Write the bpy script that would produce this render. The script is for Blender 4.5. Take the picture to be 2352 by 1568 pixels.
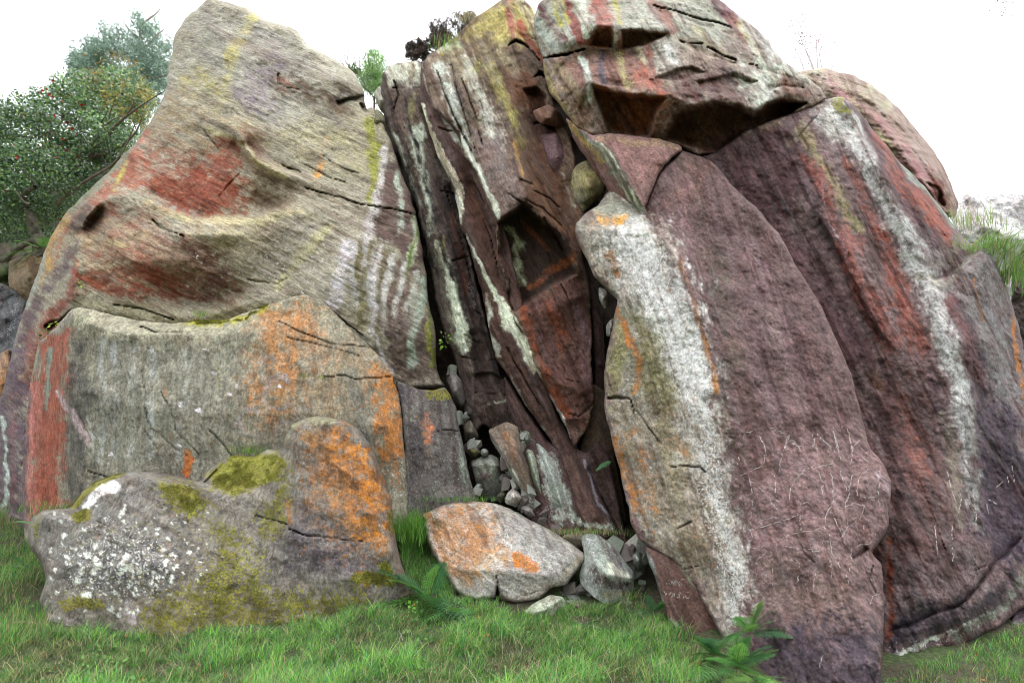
import bpy, math, random
import numpy as np
from mathutils import Vector
random.seed(7); RNG = np.random.default_rng(7)
SC = bpy.context.scene
for o in list(bpy.data.objects): bpy.data.objects.remove(o)

# ---------------------------------------------------------------- camera, sky, sun, exposure
F = 1283.8; CX = 1176.0; CY = 784.0; PITCH = math.radians(10.0); CAMZ = 1.6
cam_d = bpy.data.cameras.new('camera'); cam = bpy.data.objects.new('camera', cam_d)
SC.collection.objects.link(cam); SC.camera = cam
cam.location = (0, 0, CAMZ); cam.rotation_euler = (math.pi/2 + PITCH, 0, 0)
cam_d.sensor_width = 36.0; cam_d.lens = 36.0*F/2352.0; cam_d.clip_start = 0.05; cam_d.clip_end = 3000

SUN_EL, SUN_AZ = math.radians(58), math.radians(70)      # azimuth from +Y towards +X, behind the right shoulder of the crag
world = bpy.data.worlds.new('World'); SC.world = world; world.use_nodes = True
nt = world.node_tree; nt.nodes.clear()
out = nt.nodes.new('ShaderNodeOutputWorld'); addn = nt.nodes.new('ShaderNodeAddShader')
sky = nt.nodes.new('ShaderNodeTexSky'); sky.sky_type = 'NISHITA'; sky.sun_disc = False
sky.sun_elevation = SUN_EL; sky.sun_rotation = SUN_AZ
b1 = nt.nodes.new('ShaderNodeBackground'); b1.inputs['Strength'].default_value = 0.05
nt.links.new(sky.outputs[0], b1.inputs['Color'])
tc = nt.nodes.new('ShaderNodeTexCoord'); sx = nt.nodes.new('ShaderNodeSeparateXYZ')
nt.links.new(tc.outputs['Generated'], sx.inputs[0])
mr = nt.nodes.new('ShaderNodeMapRange'); mr.inputs['From Min'].default_value = 0.0; mr.inputs['From Max'].default_value = 1.0
mr.inputs['To Min'].default_value = 0.70; mr.inputs['To Max'].default_value = 2.0
nt.links.new(sx.outputs['Z'], mr.inputs['Value'])
cn = nt.nodes.new('ShaderNodeTexNoise'); cn.inputs['Scale'].default_value = 2.2; cn.inputs['Detail'].default_value = 4
nt.links.new(tc.outputs['Generated'], cn.inputs['Vector'])
mc = nt.nodes.new('ShaderNodeMapRange'); mc.inputs['To Min'].default_value = 0.85; mc.inputs['To Max'].default_value = 1.15
nt.links.new(cn.outputs['Fac'], mc.inputs['Value'])
mm = nt.nodes.new('ShaderNodeMath'); mm.operation = 'MULTIPLY'
nt.links.new(mr.outputs[0], mm.inputs[0]); nt.links.new(mc.outputs[0], mm.inputs[1])
b2 = nt.nodes.new('ShaderNodeBackground'); b2.inputs['Color'].default_value = (0.97, 0.985, 1.0, 1)
nt.links.new(mm.outputs[0], b2.inputs['Strength'])
nt.links.new(b1.outputs[0], addn.inputs[0]); nt.links.new(b2.outputs[0], addn.inputs[1])
nt.links.new(addn.outputs[0], out.inputs['Surface'])
sun_d = bpy.data.lights.new('sun', 'SUN'); sun = bpy.data.objects.new('sun', sun_d); SC.collection.objects.link(sun)
sun_d.energy = 0.9; sun_d.angle = math.radians(20); sun_d.color = (1.0, 0.96, 0.9)
sdir = Vector((math.sin(SUN_AZ)*math.cos(SUN_EL), math.cos(SUN_AZ)*math.cos(SUN_EL), math.sin(SUN_EL)))
sun.rotation_euler = sdir.to_track_quat('Z', 'Y').to_euler(); sun.location = (6, 2, 12)
vs = SC.view_settings; vs.view_transform = 'Standard'; vs.look = 'None'; vs.gamma = 1; vs.use_curve_mapping = False
vs.exposure = 0.75
SC.cycles.pixel_filter_type = 'BLACKMAN_HARRIS'; SC.cycles.filter_width = 0.95
SC.cycles.max_bounces = 4; SC.cycles.diffuse_bounces = 2; SC.cycles.transparent_max_bounces = 6

# ---------------------------------------------------------------- small maths
_c, _s = math.cos(PITCH), math.sin(PITCH)
def W(px, py, Y):
    """the place in the scene seen in direction (px,py) of the 2352x1568 picture at depth Y metres"""
    px = np.asarray(px, float); py = np.asarray(py, float); Y = np.asarray(Y, float)
    u = (px-CX)/F; v = (py-CY)/F
    y = _c + v*_s; z = _s - v*_c
    return np.stack([u*Y/y, Y + 0*u, CAMZ + z*Y/y], -1)
def unW(P):
    P = np.asarray(P, float); x = P[..., 0]; y = P[..., 1]; z = P[..., 2]-CAMZ
    d = y*_c + z*_s; up = -y*_s + z*_c
    return CX + F*x/d, CY - F*up/d
def hsh(i, j, k, seed):
    n = (i.astype(np.int64)*374761393 + j.astype(np.int64)*668265263 + k.astype(np.int64)*2147483647 + seed*1274126177) & 0xffffffff
    n = ((n ^ (n >> 13))*1274126177) & 0xffffffff
    n = ((n ^ (n >> 15))*2246822519) & 0xffffffff
    return ((n ^ (n >> 16)) & 0xffffff)/float(0xffffff)
def vnoise(P, seed=0):
    P = np.asarray(P, float); I = np.floor(P); f = P-I; f = f*f*f*(f*(f*6-15)+10)
    i, j, k = I[:, 0], I[:, 1], I[:, 2]; r = 0
    for a in (0, 1):
        wa = f[:, 0] if a else 1-f[:, 0]
        for b in (0, 1):
            wb = f[:, 1] if b else 1-f[:, 1]
            for c in (0, 1):
                wc = f[:, 2] if c else 1-f[:, 2]
                r = r + wa*wb*wc*hsh(i+a, j+b, k+c, seed)
    return r*2-1
def fbm(P, scale=1.0, octv=4, gain=0.5, seed=0):
    P = np.asarray(P, float)*scale; a = 1.0; r = 0; t = 0
    for o in range(octv):
        r = r + a*vnoise(P + 17.3*o, seed+o); t += a; a *= gain; P = P*2.03
    return r/t*1.6
def n2(X, Y, scale, octv=3, seed=0, gain=.5):
    return fbm(np.stack([X, Y, np.full_like(X, .37+seed)], -1), scale, octv, gain, seed)
def sst(a, b, x):
    t = np.clip((x-a)/(b-a+1e-9), 0, 1); return t*t*(3-2*t)
def lin(c):
    c = np.asarray(c, float)/255.0
    return np.where(c <= .04045, c/12.92, ((c+.055)/1.055)**2.4)
def polydist(X, Y, pts, closed=False):
    """distance to a polyline, interpolated extra column of pts, signed side"""
    pts = [tuple(p)+(0,)*(3-len(p)) if len(p) < 3 else tuple(p) for p in pts]
    if closed: pts = pts+[pts[0]]
    best = np.full(X.shape, 1e9); wv = np.zeros(X.shape); sd = np.zeros(X.shape); tt = np.zeros(X.shape)
    n = len(pts)-1
    for q in range(n):
        ax, ay, aw = pts[q][:3]; bx, by, bw = pts[q+1][:3]
        dx, dy = bx-ax, by-ay; L = dx*dx+dy*dy+1e-9
        t = np.clip(((X-ax)*dx+(Y-ay)*dy)/L, 0, 1)
        d = (X-ax-t*dx)**2+(Y-ay-t*dy)**2
        m = d < best
        best = np.where(m, d, best); wv = np.where(m, aw+(bw-aw)*t, wv)
        sd = np.where(m, np.sign(dx*(Y-ay)-dy*(X-ax)), sd); tt = np.where(m, (q+t)/n, tt)
    return np.sqrt(best), wv, sd, tt
def inside(X, Y, pts):
    r = np.zeros(X.shape, bool); n = len(pts)
    for q in range(n):
        x1, y1 = pts[q][:2]; x2, y2 = pts[(q+1) % n][:2]
        if y1 == y2: continue
        c = ((y1 > Y) != (y2 > Y)) & (X < (x2-x1)*(Y-y1)/(y2-y1)+x1)
        r ^= c
    return r
def rough(outl, amp=2.5, step=5, seed=0):
    """outline subdivided and made irregular"""
    o = []
    n = len(outl)
    for q in range(n):
        x1, y1 = outl[q][:2]; x2, y2 = outl[(q+1) % n][:2]
        L = math.hypot(x2-x1, y2-y1); k = max(1, int(L/step))
        for t in range(k): o.append((x1+(x2-x1)*t/k, y1+(y2-y1)*t/k))
    o = np.array(o)
    for _ in range(1):
        o = (np.roll(o, 1, 0)+2*o+np.roll(o, -1, 0))/4
    nx = n2(o[:, 0], o[:, 1], 1/30., 4, seed+5, .6); ny = n2(o[:, 0], o[:, 1], 1/30., 4, seed+9, .6)
    o[:, 0] += nx*amp; o[:, 1] += ny*amp
    return [tuple(p) for p in o]
def membrane(x0, y0, x1, y1, lines, h=6.0):
    """smooth depth surface through given depth lines (creased along them)"""
    nx = int((x1-x0)/h)+2; ny = int((y1-y0)/h)+2
    pts = []
    for ln in lines:
        for q in range(max(1, len(ln)-1)):
            a = ln[q]; b = ln[min(q+1, len(ln)-1)]
            k = max(1, int(math.hypot(b[0]-a[0], b[1]-a[1])/2.0))
            for t in range(k+1):
                s = t/k; pts.append((a[0]+(b[0]-a[0])*s, a[1]+(b[1]-a[1])*s, a[2]+(b[2]-a[2])*s))
    pts = np.array(pts); prev = None
    for lv in (16, 8, 4, 2, 1):
        hh = h*lv; mx = max(3, int(math.ceil((x1-x0)/hh))+2); my = max(3, int(math.ceil((y1-y0)/hh))+2)
        ix = np.clip(np.rint((pts[:, 0]-x0)/hh).astype(int), 0, mx-1); iy = np.clip(np.rint((pts[:, 1]-y0)/hh).astype(int), 0, my-1)
        S = np.zeros((my, mx)); N = np.zeros((my, mx))
        np.add.at(S, (iy, ix), pts[:, 2]); np.add.at(N, (iy, ix), 1)
        fix = N > 0; val = np.where(fix, S/np.maximum(N, 1), 0)
        if prev is None: G = np.full((my, mx), pts[:, 2].mean())
        else:
            py_, px_ = np.meshgrid(np.arange(my)/2.0, np.arange(mx)/2.0, indexing='ij'); G = bil(prev, px_, py_)
        G = np.where(fix, val, G)
        for it in range(150 if lv > 2 else 60):
            E = np.pad(G, 1, mode='edge')
            G = np.where(fix, val, (E[:-2, 1:-1]+E[2:, 1:-1]+E[1:-1, :-2]+E[1:-1, 2:])/4)
        prev = G
    E = np.pad(G, 1, mode='edge'); G = G*.5+(E[:-2, 1:-1]+E[2:, 1:-1]+E[1:-1, :-2]+E[1:-1, 2:])*.125
    return G
def bil(G, px, py):
    my, mx = G.shape; px = np.clip(px, 0, mx-1.001); py = np.clip(py, 0, my-1.001)
    i = px.astype(int); j = py.astype(int); fx = px-i; fy = py-j
    return (G[j, i]*(1-fx)+G[j, i+1]*fx)*(1-fy)+(G[j+1, i]*(1-fx)+G[j+1, i+1]*fx)*fy

# ---------------------------------------------------------------- materials
def node(nt, t, **kw):
    n = nt.nodes.new(t)
    for k, v in kw.items():
        if k in n.inputs.keys() if isinstance(k, str) else False: n.inputs[k].default_value = v
        else: setattr(n, k, v)
    return n
def inp(n, **kw):
    for k, v in kw.items(): n.inputs[k.replace('_', ' ')].default_value = v
    return n
class NB:
    def __init__(s, name):
        s.m = bpy.data.materials.new(name); s.m.use_nodes = True; s.t = s.m.node_tree
        s.b = s.t.nodes['Principled BSDF']; s.out = s.t.nodes['Material Output']
    def n(s, typ, **kw):
        x = s.t.nodes.new(typ)
        for k, v in kw.items():
            if k.startswith('_'): x.inputs[k[1:].replace('_', ' ')].default_value = v
            else: setattr(x, k, v)
        return x
    def l(s, a, b): s.t.links.new(a, b)
    def math(s, op, a, b=None, c=None):
        x = s.n('ShaderNodeMath', operation=op)
        for i, v in enumerate((a, b, c)):
            if v is None: continue
            if isinstance(v, (int, float)): x.inputs[i].default_value = v
            else: s.l(v, x.inputs[i])
        return x.outputs[0]
    def noise(s, vec, scale, detail=4, rough=.55, dist=0):
        x = s.n('ShaderNodeTexNoise', _Scale=scale, _Detail=detail, _Roughness=rough, _Distortion=dist)
        s.l(vec, x.inputs['Vector']); return x.outputs['Fac']
    def rng(s, v, a, b, c=0., d=1., smooth=True):
        x = s.n('ShaderNodeMapRange'); x.interpolation_type = 'SMOOTHSTEP' if smooth else 'LINEAR'
        for k, q in (('From Min', a), ('From Max', b), ('To Min', c), ('To Max', d)):
            if isinstance(q, (int, float)): x.inputs[k].default_value = q
            else: s.l(q, x.inputs[k])
        s.l(v, x.inputs['Value']); return x.outputs[0]
    def mix(s, f, a, b, mode='MIX'):
        x = s.n('ShaderNodeMix', data_type='RGBA', blend_type=mode)
        for i, v in ((0, f), (6, a), (7, b)):
            if isinstance(v, (int, float)): x.inputs[i].default_value = v
            elif isinstance(v, tuple): x.inputs[i].default_value = tuple(v)+(1,) if len(v) == 3 else v
            else: s.l(v, x.inputs[i])
        return x.outputs[2]
def rock_material(name, grain=1.0, bump=0.6, speck=(.70, .71, .68), d=(1, 0, 0), along=1.0, across=1.0, hue=1.0):
    """d: bedding / streak direction in the x-z plane; noise is squeezed along it and stretched across it"""
    g = NB(name); P = g.n('ShaderNodeTexCoord').outputs['Object']
    L = math.hypot(d[0], d[2]); u = (d[0]/L*along, 0, d[2]/L*along); w = (-d[2]/L*across, 0, d[0]/L*across)
    def dot(v):
        x = g.n('ShaderNodeVectorMath', operation='DOT_PRODUCT'); g.l(P, x.inputs[0]); x.inputs[1].default_value = v; return x.outputs['Value']
    cx = g.n('ShaderNodeCombineXYZ'); g.l(dot(u), cx.inputs[0]); g.l(dot((0, 1, 0)), cx.inputs[1]); g.l(dot(w), cx.inputs[2]); Q = cx.outputs[0]
    col = g.n('ShaderNodeAttribute', attribute_name='Col').outputs['Color']
    msk = g.n('ShaderNodeAttribute', attribute_name='Mask'); sp = g.n('ShaderNodeSeparateColor'); g.l(msk.outputs['Color'], sp.inputs[0])
    orange, white, moss = sp.outputs[0], sp.outputs[1], sp.outputs[2]
    nA = g.noise(Q, 7, 8, .68); nB = g.noise(P, 40*grain, 6, .8); nC = g.noise(P, 95*grain, 3, .8); nD = g.noise(P, 3.1, 6, .65, .4)
    nS = g.noise(Q, 22, 8, .78)
    v = g.math('MULTIPLY', g.rng(nA, .32, .68, .70, 1.28), g.rng(nB, .34, .66, .66, 1.34))
    v = g.math('MULTIPLY', v, g.rng(nC, .32, .68, .76, 1.25)); v = g.math('MULTIPLY', v, g.rng(nS, .36, .64, .70, 1.30))
    cmb = g.n('ShaderNodeCombineColor')
    for i in range(3): g.l(v, cmb.inputs[i])
    base = g.mix(1.0, col, cmb.outputs[0], 'MULTIPLY')
    # hue patches: rusty, greenish, and a cool grey bloom
    base = g.mix(g.rng(nD, .50, .72, 0, .38*hue), base, g.mix(1.0, base, (1.08, .90, .76), 'MULTIPLY'))
    base = g.mix(g.rng(nD, .50, .30, 0, .45*hue), base, g.mix(1.0, base, (.90, 1.04, .86), 'MULTIPLY'))
    bl = g.noise(P, 8, 8, .78); base = g.mix(g.rng(bl, .52, .66, 0, .24), base, g.mix(1.0, base, (1.30, 1.32, 1.33), 'MULTIPLY'))
    bd = g.noise(Q, 15, 8, .78); base = g.mix(g.rng(bd, .54, .66, 0, .45), base, g.mix(1.0, base, (.50, .44, .42), 'MULTIPLY'))
    pit = g.noise(P, 60*grain, 4, .7); pitm = g.rng(pit, .60, .68, 0, .7); base = g.mix(pitm, base, g.mix(1.0, base, (.34, .31, .30), 'MULTIPLY'))
    # pale crustose specks
    w1 = g.noise(P, 52, 4, .8); th = g.math('MULTIPLY_ADD', white, -.35, .77)
    w2 = g.noise(P, 12, 7, .75); th2 = g.math('MULTIPLY_ADD', white, -.20, .80)
    wm = g.math('MAXIMUM', g.rng(w1, th, g.math('ADD', th, .05)), g.rng(w2, th2, g.math('ADD', th2, .035)))
    wm = g.math('MULTIPLY', wm, g.rng(white, 0, .08, 0, .80))
    base = g.mix(wm, base, speck)
    # orange lichen
    o1 = g.math('ADD', g.math('MULTIPLY', g.noise(Q, 9, 8, .78, .3), .62), g.math('MULTIPLY', g.noise(P, 42, 4, .75), .38)); to = g.math('MULTIPLY_ADD', orange, -.26, .66)
    om = g.math('MULTIPLY', g.rng(o1, to, g.math('ADD', to, .09)), g.rng(orange, 0, .06, 0, .80))
    oc = g.mix(g.rng(g.noise(P, 26, 6, .8), .38, .62), (.20, .11, .06), (.52, .19, .03))
    oc = g.mix(1.0, oc, g.mix(g.rng(nB, .3, .7), (.7, .7, .7), (1.15, 1.15, 1.15)), 'MULTIPLY')
    base = g.mix(om, base, oc)
    # moss
    m1 = g.math('ADD', g.math('MULTIPLY', g.noise(P, 17, 8, .8), .6), g.math('MULTIPLY', g.noise(P, 60, 4, .75), .4)); tm = g.math('MULTIPLY_ADD', moss, -.32, .68)
    mm_ = g.math('MULTIPLY', g.rng(m1, tm, g.math('ADD', tm, .05)), g.rng(moss, 0, .06, 0, .93))
    mcol = g.mix(g.rng(g.noise(P, 60, 5, .75), .36, .64), (.075, .075, .018), (.36, .35, .05))
    mcol = g.mix(g.rng(nD, .4, .62), g.mix(1.0, mcol, (.72, .62, .6), 'MULTIPLY'), mcol)
    base = g.mix(mm_, base, mcol)
    g.l(base, g.b.inputs['Base Color']); g.b.inputs['Roughness'].default_value = .84
    g.b.inputs['Specular IOR Level'].default_value = .3
    def terr(n, k):
        t = g.math('MULTIPLY', n, k); f = g.math('FRACT', t); return g.math('DIVIDE', g.math('ADD', g.math('FLOOR', t), g.rng(f, .72, 1.0)), k)
    h = g.math('MULTIPLY', terr(g.noise(Q, 5, 7, .62, .2), 7), .9)
    h = g.math('MULTIPLY_ADD', g.noise(Q, 17, 6, .68), .45, h)
    h = g.math('MULTIPLY_ADD', nS, .5, h)
    h = g.math('MULTIPLY_ADD', nB, .30, h); h = g.math('MULTIPLY_ADD', mm_, .35, h)
    h = g.math('MULTIPLY_ADD', g.math('MULTIPLY', mm_, g.noise(P, 80, 3, .8)), .8, h)
    h = g.math('MULTIPLY_ADD', pitm, -.22, h); h = g.math('MULTIPLY_ADD', wm, .08, h)
    bp = g.n('ShaderNodeBump', _Strength=bump, _Distance=.055); g.l(h, bp.inputs['Height']); g.l(bp.outputs[0], g.b.inputs['Normal'])
    return g.m
MAT = {}
_t = lambda deg: (math.cos(math.radians(deg)), 0, -math.sin(math.radians(deg)))   # direction falling to the right by deg
MAT['strata'] = rock_material('banded_sandstone', 1.0, .55, d=_t(27), along=.55, across=4.2, hue=.6)
MAT['slab'] = rock_material('rough_gritstone', 1.0, .42, d=_t(62), along=.75, across=1.4)
MAT['face'] = rock_material('weathered_gritstone', 1.0, .45, d=_t(84), along=.6, across=1.5, hue=.7)
MAT['streak'] = rock_material('streaked_gritstone', 1.0, .6, d=_t(64), along=.45, across=2.4)
MAT['pale'] = rock_material('pale_speckled_gritstone', 1.1, .42, d=_t(40), along=.8, across=1.3)

def tag(o, label=None, cat=None, group=None, kind=None):
    if label: o['label'] = label
    if cat: o['category'] = cat
    if group: o['group'] = group
    if kind: o['kind'] = kind
    return o
def new_obj(name, verts, faces, mat, parent=None, base=None, smooth=True, cols=None):
    """verts Nx3 world; faces list of (quads array, tris array)"""
    verts = np.asarray(verts, float)
    if base is None: base = np.array([0., 0., 0.])
    me = bpy.data.meshes.new(name)
    quads, tris = faces
    nv = len(verts); nq = len(quads); ntr = len(tris)
    me.vertices.add(nv); me.vertices.foreach_set('co', (verts-base).astype(np.float32).ravel())
    nl = nq*4+ntr*3; me.loops.add(nl)
    li = np.concatenate([np.asarray(quads, np.int32).ravel(), np.asarray(tris, np.int32).ravel()])
    me.loops.foreach_set('vertex_index', li); me.polygons.add(nq+ntr)
    ls = np.concatenate([np.arange(nq)*4, nq*4+np.arange(ntr)*3]).astype(np.int32)
    me.polygons.foreach_set('loop_start', ls)
    try: me.polygons.foreach_set('loop_total', np.concatenate([np.full(nq, 4), np.full(ntr, 3)]).astype(np.int32))
    except Exception: pass
    me.update(calc_edges=True); me.validate()
    if smooth: me.polygons.foreach_set('use_smooth', np.ones(len(me.polygons), bool))
    if cols:
        for k, c in cols.items():
            at = me.color_attributes.new(k, 'FLOAT_COLOR', 'POINT')
            cc = np.ones((nv, 4), np.float32); cc[:, :c.shape[1]] = c; at.data.foreach_set('color', cc.ravel())
    me.materials.append(mat)
    ob = bpy.data.objects.new(name, me); SC.collection.objects.link(ob)
    if parent is not None: ob.parent = parent; ob.location = base - np.array(parent.location) if base.any() else (0, 0, 0)
    else: ob.location = base
    return ob
E3 = np.zeros((0, 3), int); E4 = np.zeros((0, 4), int)

# ---------------------------------------------------------------- the rock builder
class Paint:
    """per-vertex base colour (albedo) and lichen / moss densities"""
    def __init__(s, X, Y, P, base, seed, pdir=65, aniso=3.0):
        s.X0, s.Y0 = X, Y; s.P = P
        s.X = X + n2(X, Y, 1/70., 2, seed+1)*9 + n2(X, Y, 1/16., 3, seed+2, .7)*3.5
        s.Y = Y + n2(X, Y, 1/70., 2, seed+3)*9 + n2(X, Y, 1/16., 3, seed+4, .7)*3.5
        s.C = np.tile(lin(base), (len(X), 1)); s.M = np.zeros((len(X), 3)); s.fine = n2(X, Y, 1/12., 4, seed+6, .7); a = math.radians(pdir); U = X*math.cos(a)+Y*math.sin(a); V = -X*math.sin(a)+Y*math.cos(a); s.U, s.V = U, V; s.dis = (n2(U/aniso, V, 1/15., 4, seed+7, .75)+n2(X, Y, 1/20., 4, seed+8, .8))*.62
        s.st = fbm(np.stack([X/7., Y/60., 0*X], -1), 1, 3, .6, seed+8)
    def _m(s, pts, soft, w=None, crisp=False):
        X, Y = (s.X0, s.Y0) if crisp else (s.X, s.Y)
        pad = 20+(max(p[2] for p in pts) if w is None else w)*(1+soft)
        xs = [p[0] for p in pts]; ys = [p[1] for p in pts]
        i = np.nonzero((X > min(xs)-pad) & (X < max(xs)+pad) & (Y > min(ys)-pad) & (Y < max(ys)+pad))[0]
        return i, X[i], Y[i]
    def apply(s, i, m, col, raw=False):
        if len(i) == 0: return
        if not isinstance(col, str) and not raw:
            q = np.clip(m, 0, 1); m = np.clip(q+s.dis[i]*4.2*q*(1-q), 0, 1)
        if isinstance(col, str):
            ch = 'ogm'.index(col[0]) ; s.M[i, ch] = np.maximum(s.M[i, ch], m)
        elif isinstance(col[0], str): pass
        else: s.C[i] = s.C[i]*(1-m[:, None])+lin(col)*m[:, None]
    def line(s, pts, col, a=1., soft=.5, br=.5, crisp=False, streak=False):
        """pts (x,y,halfwidth)"""
        i, X, Y = s._m(pts, soft, None, crisp)
        if len(i) == 0: return
        d, w, _, _ = polydist(X, Y, pts)
        q = d/np.maximum(w, .5)+s.fine[i]*br*.6+(s.st[i]*.4 if streak else 0)
        s.apply(i, a*(1-sst(1-soft, 1+soft, q)), col)
    def area(s, pts, col, a=1., soft=12, br=.5, streak=False):
        i, X, Y = s._m(pts, 0, soft*2)
        if len(i) == 0: return
        d, _, _, _ = polydist(X, Y, pts, True); d = np.where(inside(X, Y, pts), -d, d)
        q = d/(soft*1.7)+s.fine[i]*br*.8+(s.st[i]*.6 if streak else 0)
        s.apply(i, a*(1-sst(-1, 1, q)), col)
    def blot(s, n, box, r, col, a=1., poly=None, seed=1):
        g = np.random.default_rng(seed)
        for _ in range(n):
            x = g.uniform(box[0], box[2]); y = g.uniform(box[1], box[3])
            if poly is not None and not inside(np.array([x]), np.array([y]), poly)[0]: continue
            rr = g.uniform(r*.4, r)
            s.line([(x, y, rr), (x+g.uniform(-rr, rr), y+g.uniform(-rr, rr), rr*.7)], col, a, .35, 1.0)
def build_rock(name, label, cat, outl, lines=(), base=(120, 110, 100), paint=None, cuts=(), steps=(), hollows=(),
               mat='slab', amp=.10, strat=0., strat_dir=25, rim=14, rimd=.18, thick=1.2, s=3.0, h=6.0, seed=0, rgh=2.5,
               group=None, facet=0., kind=None, shrink=.25, tone=.84, terr=.4, pdir=65, aniso=3.0, streaks=.16):
    seed = seed or (sum(ord(c) for c in label) % 900)
    ol = rough(outl, rgh, 5, seed)
    xs = [p[0] for p in ol]; ys = [p[1] for p in ol]
    x0, x1, y0, y1 = min(xs)-s, max(xs)+s, min(ys)-s, max(ys)+s
    nx = int((x1-x0)/s)+2; ny = int((y1-y0)/s)+2
    GX, GY = np.meshgrid(x0+np.arange(nx)*s, y0+np.arange(ny)*s)
    cxg = (GX[:-1, :-1]+GX[1:, 1:])/2; cyg = (GY[:-1, :-1]+GY[1:, 1:])/2
    keep = inside(cxg.ravel(), cyg.ravel(), ol).reshape(cxg.shape)
    # remove single-vertex contacts roughly: fine for our use
    idx = np.arange(nx*ny).reshape(ny, nx)
    q = np.stack([idx[:-1, :-1][keep], idx[1:, :-1][keep], idx[1:, 1:][keep], idx[:-1, 1:][keep]], -1)
    used, inv = np.unique(q, return_inverse=True); q = inv.reshape(q.shape)
    X = GX.ravel()[used].copy(); Y = GY.ravel()[used].copy()
    e = np.concatenate([q[:, [0, 1]], q[:, [1, 2]], q[:, [2, 3]], q[:, [3, 0]]])
    N = len(X); key = e[:, 0].astype(np.int64)*N+e[:, 1]; rk = e[:, 1].astype(np.int64)*N+e[:, 0]
    be = e[~np.isin(key, rk)]; bv = np.unique(be)
    # snap rim vertices on the outline
    oa = np.array(ol); ob_ = np.roll(oa, -1, 0)
    bx = X[bv][:, None]; by = Y[bv][:, None]
    dx = (ob_-oa)[:, 0][None]; dy = (ob_-oa)[:, 1][None]; L = dx*dx+dy*dy+1e-9
    t = np.clip(((bx-oa[:, 0][None])*dx+(by-oa[:, 1][None])*dy)/L, 0, 1)
    qx = oa[:, 0][None]+t*dx; qy = oa[:, 1][None]+t*dy; dd = (qx-bx)**2+(qy-by)**2; k = dd.argmin(1); ar = np.arange(len(bv))
    X[bv] = qx[ar, k]; Y[bv] = qy[ar, k]
    # depth
    cl = [list(l) for l in lines]; od = [p for p in outl]
    n = len(od)
    for a in range(n):
        p, r = od[a], od[(a+1) % n]
        if len(p) > 2 and len(r) > 2: cl.append([p, r])
        elif len(p) > 2: cl.append([p, p])
    G = membrane(x0, y0, x1, y1, cl, h)
    D = bil(G, (X-x0)/h, (Y-y0)/h)
    Xw = X+n2(X, Y, 1/50., 3, seed+31, .6)*5; Yw = Y+n2(X, Y, 1/50., 3, seed+32, .6)*5
    for (pts, dep) in cuts:            # cracks: (x,y,halfwidth), depth
        pad = max(p[2] for p in pts)*2+8; xs = [p[0] for p in pts]; ys = [p[1] for p in pts]
        i = np.nonzero((X > min(xs)-pad) & (X < max(xs)+pad) & (Y > min(ys)-pad) & (Y < max(ys)+pad))[0]
        d, w, _, tt = polydist(Xw[i]*.6+X[i]*.4, Yw[i]*.6+Y[i]*.4, pts)
        D[i] += dep*(1-sst(.15, 1.0, d/np.maximum(w*(.62+.4*n2(X[i], Y[i], 1/20., 2, seed+50)), 1.75)))*np.clip(.8+.7*n2(X[i], Y[i], 1/35., 2, seed+51), .15, 1.3)
    for (pts, dep, fall) in steps:     # one-sided recess right of the direction of travel (image sense, y down)
        pad = fall*3+10; xs = [p[0] for p in pts]; ys = [p[1] for p in pts]
        i = np.nonzero((X > min(xs)-pad) & (X < max(xs)+pad) & (Y > min(ys)-pad) & (Y < max(ys)+pad))[0]
        d, _, sd, tt = polydist(Xw[i], Yw[i], pts)
        endf = sst(0, .08, tt)*sst(1, .92, tt)
        D[i] += dep*np.where(sd > 0, sst(0, 5, d)*np.exp(-np.maximum(d-5, 0)/fall), 0)*endf
    for (pts, dep, soft) in hollows:
        d, _, _, _ = polydist(Xw, Yw, pts, True); ins = inside(Xw, Yw, pts)
        D += dep*np.where(ins, sst(0, soft, d), 0)
    P = W(X, Y, D)
    if facet:
        g = np.random.default_rng(seed+5); cxx, cyy = (x0+x1)/2, (y0+y1)/2; rx, ry = (x1-x0)/2, (y1-y0)/2; best = np.full(len(X), -9.)
        for kf in range(9):
            a = 2*math.pi*(kf+g.uniform(-.3, .3))/9; st = g.uniform(.6, 1.5)
            best = np.maximum(best, ((X-cxx)/rx*math.cos(a)+(Y-cyy)/ry*math.sin(a))*st-g.uniform(.05, .45))
        best = np.maximum(best, g.uniform(-.1, .1)+(X-cxx)/rx*g.uniform(-.25, .25)+(Y-cyy)/ry*g.uniform(-.25, .25)); D = D+facet*best; P = W(X, Y, D)
    dn = fbm(P, 1.1, 2, .5, seed+11)*amp*1.1+fbm(P, 4.5, 3, .55, seed+12)*amp*.26+fbm(P, 17, 3, .6, seed+13)*amp*.08
    # broken, plate-like relief
    pl = fbm(P*np.array([1, 1, 1.6]), 6.0, 3, .55, seed+15); dn += amp*.22*(np.abs(pl) < .10)*(.10-np.abs(pl))*10*.6
    tn = fbm(P*np.array([1, 1, .8]), 3.2, 4, .6, seed+16)*4; fr = tn-np.floor(tn); dn += terr*amp*.30*(np.floor(tn)+sst(.80, 1, fr))*.5
    tn = fbm(P, 9.0, 3, .6, seed+17)*3; fr = tn-np.floor(tn); dn += terr*amp*.10*(np.floor(tn)+sst(.7, 1, fr))
    if strat:
        a = math.radians(strat_dir); uu = (X*math.cos(a)+Y*math.sin(a)); vv = (-X*math.sin(a)+Y*math.cos(a))
        vv = vv+n2(X, Y, 1/160., 2, seed+20)*12
        dn += strat*fbm(np.stack([uu/110., vv/7., 0*uu], -1), 1, 3, .7, seed+21)*(.6+.6*n2(X, Y, 1/80., 2, seed+23))+strat*.5*fbm(np.stack([uu/200., vv/26., 0*uu+3], -1), 1, 2, .6, seed+22)
    rim = rim*.7; rimd = rimd*.75; dr, _, _, _ = polydist(X, Y, ol, True)
    kf = sst(0, rim*.8, dr)
    D = D+dn*(.35+.65*kf)
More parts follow.
